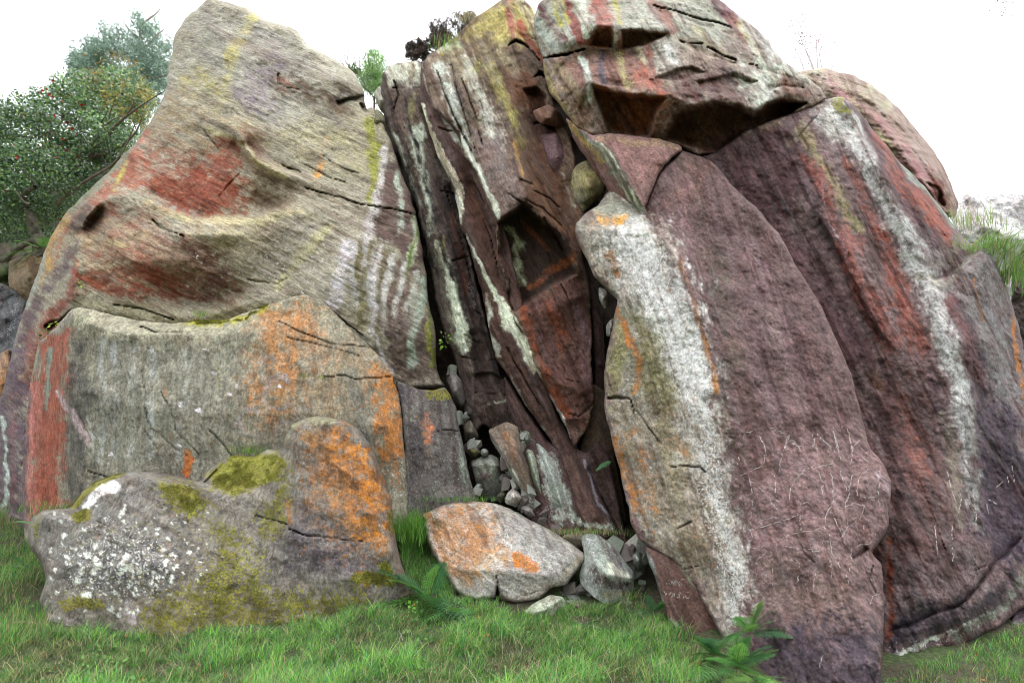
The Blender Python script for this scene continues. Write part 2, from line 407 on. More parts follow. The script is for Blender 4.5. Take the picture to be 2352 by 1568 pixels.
    tq = np.clip(dr/rim, 0, 1); D += rimd*(1-np.sqrt(np.clip(1-(1-tq)**2, 0, 1)))
    P = W(X, Y, D)
    pt = Paint(X, Y, P, base, seed, pdir, aniso)
    # broad tonal variation of the stone itself
    if paint: paint(pt)
    lum = pt.C@np.array([.3, .59, .11]); Cc = pt.C+(lum[:, None]-pt.C)*.06
    s1 = fbm(np.stack([pt.U/190., pt.V/13., 0*X], -1), 1, 4, .65, seed+42); s2 = fbm(np.stack([pt.U/120., pt.V/8., 0*X+5], -1), 1, 4, .7, seed+43); s3 = fbm(P, 3.0, 5, .75, seed+44)
    dk = sst(.15, .55, s1+.4*s3)[:, None]; pl_ = sst(.15, .6, s2+.4*s3)[:, None]
    Cc = Cc*(1-dk*streaks*2.6*np.array([.85, 1, 1.05])); Cc = Cc*(1-pl_*streaks)+(lum[:, None]*np.array([1.25, 1.25, 1.3])+.05)*pl_*streaks
    kt = np.clip(pt.C@np.array([.3, .59, .11])/.45, 0, 1)[:, None]; lum = Cc@np.array([.3, .59, .11]); Cc = (Cc+(lum[:, None]-Cc)*(-.10))*np.array([1.0, .985, .975])
    C = np.clip(Cc*(tone+(.96-tone)*kt)*(1+.12*fbm(P, 2.2, 5, .75, seed+41)[:, None]), 0, .9); M = np.clip(pt.M, 0, 1)
    # closed back
    cen = P.mean(0); vd = cen-np.array([0, 0, CAMZ]); vd /= np.linalg.norm(vd)
    V = [P]; Q = [q]; CC = [C]; MM = [M]; off = N; ring_prev = bv; mp = -np.ones(N, int); mp[bv] = np.arange(len(bv))
    be_l = mp[be]
    for ti, (tf, sh) in enumerate(((.1, .02), (.45, shrink*.35), (1., shrink))):
        R = P[bv]+vd*thick*tf; c2 = cen+vd*thick*tf; R = R+(c2-R)*sh
        V.append(R); CC.append(C[bv]); MM.append(M[bv]*0)
        cur = off+np.arange(len(bv))
        Q.append(np.stack([ring_prev[be_l[:, 1]], ring_prev[be_l[:, 0]], cur[be_l[:, 0]], cur[be_l[:, 1]]], -1))
        ring_prev = cur; off += len(bv)
    V.append((cen+vd*thick)[None]); CC.append(C.mean(0)[None]); MM.append(np.zeros((1, 3)))
    T = np.stack([np.full(len(be_l), off), ring_prev[be_l[:, 1]], ring_prev[be_l[:, 0]]], -1)
    V = np.concatenate(V); Q = np.concatenate(Q)
    base_p = np.array([cen[0], cen[1], V[:, 2].min()])
    ob = new_obj(name, V, (Q, T), MAT[mat], base=base_p, cols={'Col': np.concatenate(CC), 'Mask': np.concatenate(MM)})
    if kind: tag(ob, kind=kind)
    else: tag(ob, label, cat, group)
    return dict(ob=ob, X=X, Y=Y, D=D, P=P, M=M, C=C, base=base_p)
# ================================================================ the rocks of the crag (colours are sRGB tones of the stone itself)
TAN=(155,148,128); TANL=(174,170,156); OLV=(132,124,88); GRY=(132,130,122); DGR=(98,94,90); PUR=(124,98,96); PURD=(92,70,72)
DBR=(74,55,48); RED=(148,80,62); REDL=(178,112,98); ORB=(150,86,48); WHT=(212,213,206); PGR=(186,196,178); GGR=(128,140,124); YEL=(188,168,96)
MOSSG=(140,140,50)
def L3(pts, w): return [(p[0], p[1], w) for p in pts]
ROCK = {}

# ---- upper left buttress
def paint(p):
    p.area([(180,715),(560,560),(700,600),(800,640),(700,690),(400,735)], (138,134,112), .6, 25, .8)
    p.area([(385,150),(480,-10),(620,40),(760,130),(840,210),(700,300),(560,300),(450,260),(380,230)], TANL, .8, 30)
    for k, (a, b) in enumerate([((470,40),(640,230)),((520,20),(700,200)),((430,80),(560,260)),((600,60),(760,200))]):
        p.line([(a[0],a[1],14),(b[0],b[1],20)], (150,143,132), .45, .8, .8)
    p.line([(600,20,10),(540,110,14),(520,200,10)], (186,176,120), .6, .8)
    p.line([(450,190,30),(560,270,26)], (172,160,104), .5, .9)
    p.line([(630,150,26),(560,230,34),(620,260,20)], (140,128,132), .6, .8, .9)
    p.line([(640,190,20),(760,230,16),(800,262,10)], (104,84,66), .75, .7, .9)
    p.area([(780,195),(835,212),(838,235),(800,225),(770,232)], (66,55,44), .9, 7)
    p.area([(632,165),(655,172),(690,205),(655,208),(640,200)], (150,100,84), .8, 6)
    p.area([(390,205),(560,290),(640,400),(560,420),(420,330),(340,290)], (158,142,112), .6, 25)
    p.line([(330,300,26),(420,360,34),(520,400,30),(560,450,20)], (150,126,104), .6, .8, 1)
    p.area([(300,340),(380,350),(440,380),(520,350),(560,400),(575,470),(540,500),(470,505),(400,480),(340,440),(290,430)], (152,104,84), .75, 26, 1)
    p.area([(345,400),(400,385),(470,400),(530,385),(565,430),(570,480),(530,500),(470,500),(400,472),(350,440)], (146,82,60), .92, 18, 1)
    p.area([(380,400),(470,410),(540,430),(540,480),(470,490),(400,460)], (134,68,48), .6, 20, 1)
    p.area([(500,310),(545,330),(560,400),(500,400),(480,350)], (160,96,76), .7, 12, 1)
    p.area([(545,290),(610,300),(600,380),(570,360)], (128,90,72), .75, 14, 1)
    p.area([(600,400),(680,430),(660,490),(600,510),(575,460)], (104,84,60), .75, 14, 1)
    p.area([(560,520),(690,500),(700,610),(640,660),(560,640)], (112,90,72), .7, 25, 1)
    p.area([(600,310),(860,440),(860,300),(720,270)], (172,164,130), .6, 30)
    p.line([(470,505,9),(560,512,12),(650,486,12),(720,490,10)], (190,180,140), .8, .7)
    p.line([(340,455,8),(400,490,9),(470,512,9)], (178,168,130), .7, .7)
    p.line([(470,300,7),(540,320,8),(585,370,9),(650,402,9)], (172,164,124), .7, .7)
    # left nose, red flanks
    p.area([(240,462),(330,470),(420,540),(520,600),(540,690),(400,680),(250,690),(180,640),(175,560)], (142,102,82), .8, 24, 1)
    p.area([(190,590),(330,600),(420,640),(480,690),(300,690),(190,660)], (146,84,62), .7, 16, 1)
    p.area([(410,560),(540,570),(520,690),(420,680)], (104,74,62), .7, 22, 1, True)
    p.line([(180,600,10),(240,610,9),(300,605,8)], (186,170,140), .8, .7)
    p.line([(170,560,16),(260,560,10),(340,540,16)], (156,140,106), .5, .8, .9)
    p.area([(345,510),(420,520),(500,560),(560,600),(640,560),(560,510),(470,515)], (162,152,120), .7, 20)
    for a in ((250,500),(300,530),(350,560),(230,570),(400,600),(300,640)):
        p.line([(a[0]-50,a[1]-22,4),(a[0]+70,a[1]+32,4)], (178,158,130), .5, .8, .8)
    p.line([(330,300,10),(300,380,14),(240,455,10)], (176,120,100), .8, .7)
    p.area([(300,350),(330,400),(250,460),(150,540),(110,600),(120,520),(200,450)], (156,96,72), .8, 16, .8)
    p.line([(305,330,6),(250,395,7),(190,450,8),(140,510,10)], (132,134,112), .9, .5)
    p.line([(290,370,4),(262,430,6)], (176,170,90), .7)
    p.line([(150,500,12),(110,570,12),(90,640,10)], (172,140,84), .8, .6)
    p.line([(155,535,7),(130,590,6)], 'orange', .8)
    p.line([(200,470,16),(175,520,14)], (88,76,66), .8, .7, 1)
    p.line([(178,570,10),(120,640,14),(70,720,16),(40,850,18)], (104,84,84), .8, .7, 1)
    p.line([(172,600,12),(160,690,10),(110,740,16),(70,800,20),(50,900,20)], (150,80,64), .85, .7, 1)
    p.line([(330,470,6),(250,520,8),(200,600,8)], (150,140,118), .5, .8)
    p.area([(170,690),(185,640),(130,700),(100,745),(95,760)], (120,66,50), .8, 10)
    p.area([(-30,800),(60,790),(55,1000),(60,1250),(-30,1250)], (104,88,96), .9, 16, 1, True)
    p.line([(30,900,6),(24,1000,8),(22,1150,6)], (124,90,92), .7, .7, 1, streak=True)
    p.line([(6,960,3),(4,1050,3),(10,1160,6)], (176,190,180), .8)
    p.line([(100,570,5),(84,640,6),(60,700,6)], (150,156,146), .8)
    # pale band right side
    p.area([(560,600),(700,470),(830,430),(900,470),(840,560),(780,700),(700,680),(600,690)], (164,156,138), .75, 30)
    p.area([(640,470),(760,480),(740,560),(680,620),(600,650),(620,560)], 'orange', .33, 25)
    p.area([(640,470),(800,470),(740,560),(680,660),(600,680),(600,560)], 'g', .55, 30)
    p.area([(800,300),(880,300),(900,420),(850,480),(760,430)], 'g', .45, 25)
    p.line([(745,330,14),(730,380,14),(700,450,22)], 'orange', .55, .8, 1)
    p.line([(745,315,6),(735,400,8)], (206,150,80), .45, .8)
    p.line([(760,520,10),(720,560,14),(640,650,10)], (178,172,134), .8, .6)
    p.line([(845,290,12),(862,340,13),(858,410,12),(850,470,8)], (150,150,72), .95, .4, .5, streak=True)
    p.line([(882,350,8),(876,410,9),(850,520,14),(838,560,8)], (206,200,196), .9, .6, .6, True and False)
    p.area([(890,360),(930,400),(950,440),(975,560),(960,640),(900,560),(850,540),(870,470)], (110,88,82), .92, 10, .8, True)
    p.line([(915,400,7),(925,470,7),(915,540,6)], PGR, .75, .7, .8, streak=True)
    p.line([(955,500,8),(948,560,8),(935,620,8)], (176,186,156), .9, .6, .8)
    p.line([(965,500,3),(945,560,3),(932,640,4)], (112,128,50), .8)
    p.line([(820,580,30),(850,700,30)], (176,172,168), .85, .6, .8)
    for k, (x, c) in enumerate([(836,OLV),(856,(206,200,196)),(872,(126,116,88)),(886,(200,196,190)),(902,(116,92,84)),(916,(196,192,186)),(930,(120,98,88)),(944,(180,180,168))]):
        p.line([(x+14,560+k*9,5),(x,680,6),(x-6,760+k*4,5)], c, .8, .6, .7, streak=True)
    p.line([(820,560,7),(830,660,7),(818,740,6)], (122,114,76), .85, .5, .7, streak=True)
    p.line([(800,560,12),(780,650,14),(760,720,12)], (196,190,192), .8, .7, .9)
    p.area([(870,740),(1000,700),(1000,850),(1020,885),(930,880),(880,820)], (100,84,76), .9, 14, .8, True)
    p.line([(975,640,8),(955,740,10),(945,830,12)], (170,182,164), .85, .6, .8, streak=True)
    p.line([(985,690,4),(995,760,5),(985,840,6)], (120,132,50), .9, .6)
    p.line([(985,740,6),(990,830,6)], 'moss', .8)
    p.line([(860,770,4),(880,830,5),(900,850,4)], (204,200,200), .8)
    p.area([(160,700),(260,690),(420,720),(600,690),(560,740),(330,745)], (150,144,116), .7, 10)
    p.blot(60, (420,560,760,700), 5, 'g', .8, seed=3)
ROCK['A'] = build_rock('rock_buttress', 'tall smooth banded buttress with rust red hollows, pointed top at the upper left', 'rock',
 [(480,-6,8.3),(452,22,8.4),(430,38,8.4),(404,78,8.4),(385,165,8.2),(384,200,8.1),(375,225,8.0),(340,290,7.9),(318,320,7.9),(250,395,7.9),(190,450,7.9),(150,490,7.9),(120,540,7.9),(100,580,8),(85,630,8),(60,700,8.0),(40,760,7.9),(22,830,7.9),(5,900,7.9),(-20,960,7.9),(-20,1250,7.6),(70,1250,7.2),(160,1000,7.0),(200,900,7.0),(500,900,7.0),(900,900,7.0),(1022,890,6.95),(1003,850,7.0),(1000,760,7.0),(985,690,7.0),(975,600,7.1),(965,530,7.2),(940,440,7.35),(925,400,7.4),(905,340,7.5),(885,295,7.6),(872,262,7.7),(858,246,7.8),(842,252,7.85),(836,209,7.9),(816,169,8.0),(780,144,8.0),(708,104,8.1),(680,68,8.2),(611,47,8.2),(564,18,8.3)],
 [[(480,60,8.0),(620,200,7.7),(700,180,7.75),(790,190,7.75)],[(640,230,7.65),(760,262,7.7),(800,290,7.6)],
  [(385,215,8.0),(470,262,7.45),(540,300,7.2),(585,365,6.98),(650,400,6.92),(760,430,6.98),(880,470,7.05)],[(540,330,7.5),(575,395,7.3),(640,425,7.15)],
  [(560,330,7.45),(640,380,7.35),(720,400,7.25)],
  [(318,320,7.8),(310,400,7.3),(335,455,6.82),(400,490,6.62),(460,513,6.5),(560,508,6.5),(650,480,6.72),(740,500,6.85)],[(345,440,7.3),(400,470,7.28),(460,495,7.22),(560,490,7.15),(640,462,7.1)],
  [(370,390,7.3),(440,440,7.25),(520,470,7.15)],
  [(240,458,6.85),(300,455,6.75),(335,455,6.85)],[(240,458,6.85),(200,500,6.75),(176,560,6.65),(171,620,6.6),(166,690,6.62)],
  [(230,480,7.2),(140,590,7.5),(90,690,7.6),(60,800,7.6)],
  [(120,700,7.0),(90,770,7.2),(60,860,7.4)],
  [(250,540,6.6),(300,600,6.5),(420,600,6.45),(520,570,6.55),(600,600,6.6)],[(330,640,6.6),(400,680,6.88),(480,700,6.92),(560,670,6.85)],[(400,540,6.35),(520,540,6.4),(620,540,6.6)],
  [(640,650,6.75),(740,580,6.75),(800,540,6.85)],
  [(180,700,6.7),(250,715,6.62),(370,727,6.6),(470,725,6.6),(600,685,6.65),(700,668,6.7),(790,735,6.75)],
  [(820,550,6.72),(830,700,6.68),(850,800,6.75)],[(880,560,6.95),(900,700,6.85),(940,800,6.8)]],
 TAN, paint,
 cuts=[([(700,430,2),(760,447,3),(830,470,3.5),(890,478,2.5),(970,500,2)],.12),([(740,360,2),(790,390,3),(820,400,2)],.1),([(700,380,2),(750,405,3),(790,420,1.5)],.09),
  ([(650,382,5),(668,390,7),(690,396,4)],.12),([(640,170,4),(638,195,5),(660,205,4),(690,206,2)],.12),([(350,505,3),(380,530,6),(420,543,5)],.12),
  ([(270,560,2),(300,690,2),(330,745,2)],.0),([(260,700,2),(330,712,3.5),(400,735,2)],.12),([(740,700,3),(800,745,4),(835,770,3)],.14),([(570,640,3),(640,655,3),(660,640,2)],.08),
  ([(470,300,2),(500,340,3),(520,370,2)],.04),([(500,450,3),(520,430,5),(550,400,2)],.05),([(840,240,6),(836,252,8),(828,240,5)],.3)],
 steps=[([(100,745),(135,730),(168,705)],.35,10),([(770,230),(800,222),(836,214)],.25,8)],
 mat='strata', strat=.012, strat_dir=27, amp=.085, rim=18, rimd=.35, thick=2.2, tone=.80, pdir=27, aniso=5.0, streaks=.13)

# ---- lower left block
def paint(p):
    p.area([(160,715),(400,730),(700,680),(800,760),(600,760),(400,790),(190,780)], (154,150,128), .8, 16)
    p.area([(190,790),(560,790),(560,1100),(200,1180)], (132,130,116), .8, 25, .8, True)
    p.area([(150,770),(200,780),(215,900),(205,1200),(150,1200),(140,900)], (92,88,82), .85, 14, .8, True)
    for x in (235,262,300,345,420): p.line([(x,790,6),(x+4,920,8),(x-4,1060,6)], (156,158,152), .5, .8, 1, streak=True)
    p.area([(95,790),(150,760),(150,850),(145,1000),(140,1180),(60,1180),(75,900)], (152,84,64), .95, 10, .8, True)
    p.line([(112,800,6),(106,860,6),(104,940,5)], (124,132,118), .95, .4, .5)
    p.line([(120,760,6),(140,740,4),(160,718,4)], (150,140,130), .7)
    p.line([(80,900,14),(66,1040,16),(70,1160,14)], (176,110,100), .7, .8, .9, streak=True)
    p.line([(60,900,8),(55,1050,10),(56,1200,10)], (106,84,86), .9, .6)
    p.line([(132,900,5),(170,960,9),(205,1020,8)], (178,160,160), .7, .7)
    p.line([(205,960,3),(215,1010,4),(212,1040,3)], (196,196,192), .7)
    p.area([(600,700),(780,740),(880,850),(860,960),(640,980),(560,880)], (142,124,100), .6, 25)
    # orange lichen field
    p.area([(600,720),(720,700),(700,880),(640,1000),(570,990),(600,860)], (160,116,76), .6, 30, 1)
    p.area([(600,710),(700,690),(720,760),(690,880),(650,960),(620,1010),(560,990),(590,860),(560,800)], 'orange', .58, 34)
    p.area([(540,720),(760,740),(880,850),(900,1080),(760,1060),(560,1050)], 'orange', .42, 34)
    p.area([(855,835),(905,850),(920,940),(930,1040),(935,1150),(880,1110),(860,1000)], 'orange', .78, 14)
    p.area([(855,835),(905,850),(925,960),(920,1050),(870,1050),(860,960)], (196,124,56), .6, 10, 1)
    p.area([(380,960),(520,940),(600,1010),(560,1080),(360,1070)], 'orange', .42, 25)
    p.line([(440,1040,12),(436,1080,10)], 'orange', .95); p.line([(440,1050,10),(430,1090,8)], (210,104,40), .8)
    p.line([(400,1050,4),(412,1070,6)], 'orange', .9); p.line([(385,910,4),(388,890,5)], 'orange', .7)
    p.line([(200,1080,10),(240,1090,14)], 'orange', .4)
    p.area([(540,1000),(700,1000),(900,1100),(900,1000),(700,940)], 'orange', .4, 30)
    p.line([(800,860,16),(830,930,16),(840,1060,12)], (110,108,98), .8, .6, .8, streak=True)
    p.line([(700,830,8),(690,900,8),(720,1000,8)], (120,112,92), .6, .8, 1, streak=True)
    # grey lichen rings
    for (cx, cy, r) in ((640,900,34),(575,970,28),(655,990,20),(700,960,18),(618,840,22)):
        pts = [(cx+r*math.cos(a/8*math.pi), cy+r*math.sin(a/8*math.pi)*1.1, 4.5) for a in range(2, 15)]
        p.line(pts, (140,132,128), .7, .6, .6)
    p.area([(560,735),(600,700),(622,692),(600,712),(560,742),(470,745),(380,735),(400,726)], 'moss', .95, 6)
    p.area([(560,735),(600,700),(622,692),(600,712),(560,742),(470,745),(380,735),(400,726)], (170,166,48), .75, 5)
    p.line([(590,708,7),(575,716,7)], (160,154,146), .9, .4, .4)
    p.line([(500,830,4),(500,880,4)], 'moss', .6); p.line([(760,870,3),(690,860,3)], (90,96,50), .5)
    for (x, y, r) in ((458,940,6),(493,858,5),(530,903,5),(415,933,5),(470,800,3),(540,885,3),(640,880,5),(512,960,3),(250,1042,3),(418,1024,3)):
        p.line([(x,y,r),(x+2,y+1,r*.8)], (222,216,220), .95, .25, .3)
    p.area([(190,760),(560,770),(560,1050),(200,1100)], 'g', .28, 30)
    p.area([(880,1020),(940,1030),(940,1180),(890,1130)], 'g', .6, 14)
    p.area([(560,1000),(700,960),(880,1080),(800,1150),(560,1100)], (120,116,104), .6, 20)
ROCK['B'] = build_rock('rock_block', 'broad grey lower block with mossy ledge and orange lichen patches, under the left buttress', 'rock',
 [(88,782,7.0),(100,778,6.9),(118,762,6.7),(140,738,6.45),(160,712,6.25),(180,705,6.25),(250,722,6.2),(330,738,6.2),(400,742,6.2),(520,735,6.2),(600,705,6.3),(660,685,6.45),(700,675,6.55),(740,690,6.6),(790,740,6.6),(838,785,6.6),(860,805,6.55),(885,835,6.35),(903,862,6.35),(905,880,6.35),(915,905,6.35),(925,960,6.3),(932,1080,6.2),(935,1150,6.15),(940,1220,6.0),(700,1330,5.9),(300,1330,5.9),(60,1260,6.7),(50,1165,6.9),(55,1000,7.1),(70,880,7.0)],
 [[(200,745,6.05),(300,770,5.95),(420,772,5.95),(560,765,6.0),(700,750,6.2),(800,810,6.3)],[(650,820,6.02),(800,870,6.1)],
  [(200,900,5.98),(400,950,5.9),(600,950,5.88),(800,950,5.98),(880,980,6.05)],[(163,720,6.2),(152,850,6.2),(172,1000,6.1),(200,1160,6.1)],[(300,1100,5.95),(600,1100,5.9),(850,1100,6.0)],
  [(110,790,6.8),(100,950,6.75),(110,1160,6.7)]],
 (134,129,112), paint,
 cuts=[([(325,850,1.5),(332,900,2),(335,960,2.5),(350,985,3),(372,1000,2.5),(400,1025,3),(430,1045,2)],.03),([(370,900,1.5),(385,930,2.5),(400,965,3),(404,990,2),(425,1010,3),(455,1045,2)],.03),
  ([(290,935,1.5),(310,960,3),(340,1000,2.5),(365,1035,1.5)],.025),([(480,985,2),(500,1005,3),(520,1028,2.5),(545,1060,1.5)],.03),
  ([(745,865,1.5),(790,860,3),(820,872,3),(860,868,3),(900,862,2.5)],.07),([(640,740,1.5),(700,765,2.5),(760,790,3),(850,800,2)],.05),([(660,775,1.5),(740,795,2),(830,820,1.5)],.04),
  ([(320,750,1.5),(350,765,3),(420,762,2)],.06),([(200,1078,2),(230,1088,3),(260,1100,2)],.05)],
 mat='face', amp=.06, rim=6, rimd=.03, thick=2.0, pdir=88, aniso=3, streaks=.05, tone=.92)

# ---- dark wedge block right of it
def paint(p):
    p.area([(905,885),(1020,890),(1060,1000),(1095,1150),(930,1150)], (104,98,94), .8, 14, .8, True)
    p.line([(930,890,8),(960,990,14),(955,1100,12)], (88,82,84), .7, .7, 1, streak=True)
    p.line([(965,950,12),(985,1000,13),(992,1060,10)], 'orange', .62, .8, .8); p.line([(990,960,9),(992,1010,8)], (196,124,88), .7, .7, 1)
    p.line([(990,890,16),(1025,910,12)], 'moss', .75); p.line([(1025,920,6),(1030,990,6),(1015,1060,8)], 'moss', .4)
    p.area([(905,885),(1090,900),(1095,1150),(930,1150)], 'g', .42, 14)
    p.line([(960,920,8),(950,960,10)], (170,172,160), .5, .8); p.line([(1060,1000,8),(1080,1110,8)], (140,150,138), .6, .8)
ROCK['C'] = build_rock('rock_block', 'narrow dark wedge block with a fading orange streak, left of the fallen stones', 'rock',
 [(908,872,6.4),(930,880,6.45),(960,893,6.45),(1000,896,6.5),(1022,888,6.5),(1045,930,6.5),(1060,1000,6.4),(1075,1080,6.3),(1095,1150,6.3),(1090,1210,6.2),(930,1220,6.1),(930,1080,6.22),(924,960,6.27),(915,905,6.35)],
 [[(960,930,6.25),(980,1050,6.15),(990,1150,6.1)],[(1030,960,6.35),(1060,1100,6.25)]], (112,106,100), paint,
 cuts=[([(1005,990,1.5),(1030,985,2),(1060,990,1.5)],.05)], amp=.06, rim=8, rimd=.1, thick=1.2, pdir=85, tone=.66)

# ---- front mossy boulder
def paint(p):
    p.area([(60,1200),(220,1110),(380,1100),(420,1200),(360,1330),(120,1330)], (134,130,124), .6, 25)
    p.area([(200,1270),(420,1260),(420,1350),(200,1370)], (96,94,98), .7, 25, 1)
    p.area([(660,1150),(860,1180),(860,1330),(640,1330)], (100,92,96), .75, 25, 1)
    p.area([(120,1370),(620,1330),(900,1360),(900,1500),(100,1500)], (138,128,116), .55, 25, .9)
    p.line([(120,1410,14),(180,1440,12)], (160,148,146), .7); p.line([(290,1400,12),(320,1420,14)], (158,148,148), .7)
    p.line([(600,1330,9),(610,1390,13)], (146,138,134), .8, .6, .9)
    p.area([(60,1195),(110,1165),(90,1240),(70,1230)], 'moss', .6, 8)
    p.line([(168,1165,8),(200,1130,9),(260,1095,8),(285,1082,4)], 'moss', .95); p.line([(175,1190,14),(200,1175,14)], 'moss', .85)
    p.area([(330,1080),(470,1105),(500,1160),(600,1230),(640,1330),(900,1330),(900,1420),(620,1470),(300,1500),(300,1360),(420,1320),(470,1240),(420,1170),(360,1130)], 'moss', .66, 36)
    p.area([(350,1090),(440,1100),(500,1160),(430,1200),(370,1140)], 'moss', .9, 20)
    p.area([(470,1080),(540,1040),(640,1040),(660,1070),(640,1110),(540,1140),(490,1120)], 'moss', 1, 12)
    p.area([(470,1080),(540,1040),(640,1040),(655,1070),(620,1105),(540,1130),(490,1110)], (158,158,48), .6, 10, 1)
    p.area([(640,1040),(680,1080),(680,1200),(600,1280),(560,1180),(620,1130)], 'moss', .66, 22)
    p.line([(150,1380,14),(230,1395,16)], 'moss', .75); p.line([(820,1330,18),(885,1330,18),(880,1300,14)], 'moss', .9)
    p.area([(480,1380),(900,1350),(900,1460),(400,1500)], 'moss', .68, 30)
    p.area([(560,1110),(620,1130),(680,1190),(600,1210),(560,1170)], (146,138,126), .7, 10, .8)
    p.area([(540,1045),(620,1025),(655,1060),(630,1050)], (160,158,140), .8, 6)
    p.area([(120,1200),(420,1110),(620,1200),(640,1400),(300,1480),(120,1400)], 'moss', .40, 30); p.area([(200,1180),(440,1150),(520,1300),(300,1400),(160,1350)], 'orange', .30, 30)
    # orange half of the right lobe
    p.area([(690,975),(800,968),(850,1020),(890,1120),(905,1220),(860,1270),(760,1230),(690,1140)], (158,118,78), .6, 24, 1)
    p.area([(690,975),(800,968),(850,1020),(890,1120),(910,1220),(880,1300),(800,1260),(660,1180),(680,1060)], 'orange', .66, 30)
    p.area([(760,985),(830,1010),(880,1110),(900,1220),(850,1250),(800,1150),(760,1060)], (190,122,48), .6, 20, 1)
    p.area([(660,1220),(850,1250),(850,1330),(760,1340),(660,1260)], 'orange', .55, 20)
    p.line([(662,1160,8),(668,1200,8)], 'orange', 1); p.line([(820,1320,14),(840,1340,14)], 'orange', .95)
    p.line([(755,960,12),(690,960,12),(655,1010,10)], (150,148,120), .8)
    p.line([(740,1000,8),(760,1060,10),(810,1120,10)], (112,84,56), .6, .8, 1)
    p.line([(905,1250,12),(920,1330,14),(935,1400,14)], (140,124,112), .9, .5); p.line([(900,1180,7),(905,1230,8)], 'moss', .8)
    for (x, y) in ((305,1240),(320,1180),(360,1230),(390,1250),(300,1250),(420,1330),(220,1230),(390,1180),(310,1320)): p.line([(x,y,7),(x+6,y+5,6)], 'orange', .6)
    p.area([(110,1240),(240,1160),(420,1230),(420,1400),(120,1390)], 'g', .62, 30)
    p.area([(420,1220),(560,1210),(620,1300),(430,1330)], 'g', .40, 25); p.area([(660,1200),(880,1200),(850,1330),(660,1320)], 'g', .35, 25)
    p.line([(200,1160,9),(235,1125,12),(268,1112,10)], (236,234,232), 1, .25, .5)
    g = np.random.default_rng(5)
    for k in range(330):
        x = g.normal(280, 95); y = g.normal(1290, 65); r = abs(g.normal(.9, 1.3))+1.1
        if 110 < x < 560 and 1160 < y < 1420: p.line([(x,y,r),(x+g.uniform(-r,r),y+g.uniform(-r,r),r*.7)], (216,220,208), .9, .35, 1.0)
    for (x, y, r) in ((292,1300,11),(198,1372,12),(175,1330,10),(230,1298,8),(275,1180,7),(218,1283,5),(432,1270,5),(290,1275,6),(275,1320,6),(392,1330,8),(380,1290,8),(255,1400,8),(132,1352,6)):
        p.line([(x,y,r),(x+r*.5,y-r*.3,r*.7)], (222,226,214), .95, .3, 1.1)
ROCK['D'] = build_rock('mossy_boulder', 'large low boulder with white lichen and green moss, its right hump orange, on the grass', 'boulder',
 [(62,1215,5.5),(75,1185,5.5),(100,1170,5.5),(150,1168,5.5),(166,1164,5.52),(190,1128,5.6),(215,1110,5.6),(260,1090,5.6),(320,1080,5.6),(400,1090,5.6),(440,1102,5.6),(462,1104,5.65),(470,1080,5.75),(500,1060,5.8),(535,1040,5.8),(580,1045,5.8),(615,1028,5.8),(640,1030,5.75),(650,1010,5.7),(670,975,5.65),(700,960,5.65),(735,954,5.65),(790,965,5.65),(825,985,5.65),(850,1020,5.6),(875,1085,5.6),(900,1150,5.55),(908,1230,5.5),(925,1300,5.45),(948,1360,5.4),(945,1430,5.3),(700,1500,5.0),(400,1530,4.9),(150,1520,4.95),(105,1460,5.05),(90,1380,5.1),(105,1330,5.15),(95,1290,5.3),(68,1255,5.4)],
 [[(100,1195,5.35),(145,1190,5.3),(175,1200,5.32)],[(215,1125,5.45),(320,1096,5.4),(430,1118,5.4),(560,1160,5.4),(640,1200,5.3)],
  [(150,1300,5.1),(350,1300,4.98),(500,1320,5.0),(620,1320,5.1),(800,1330,5.1)],[(130,1420,5.02),(400,1450,4.9),(700,1420,4.98)],
  [(690,1000,5.5),(700,1150,5.25),(850,1180,5.3)],[(520,1065,5.72),(590,1075,5.65),(560,1120,5.5)],[(900,1260,5.3),(910,1350,5.3)]],
 (132,126,116), paint,
 cuts=[([(660,1215,2),(700,1228,3.5),(760,1236,3.5),(830,1243,2)],.08),([(590,1180,2),(630,1195,3),(660,1205,2)],.06),([(220,1195,2),(250,1210,3),(290,1230,2)],.04),([(880,1310,3),(900,1350,4)],.05),
  ([(60,1250,8),(85,1290,8),(100,1330,6)],.08),([(500,1080,3),(470,1108,5)],.08),([(115,1185,2),(118,1260,2)],.02)],
 mat='face', amp=.075, rim=22, rimd=.30, thick=1.2, pdir=30, aniso=1.3, streaks=.12, tone=.58)

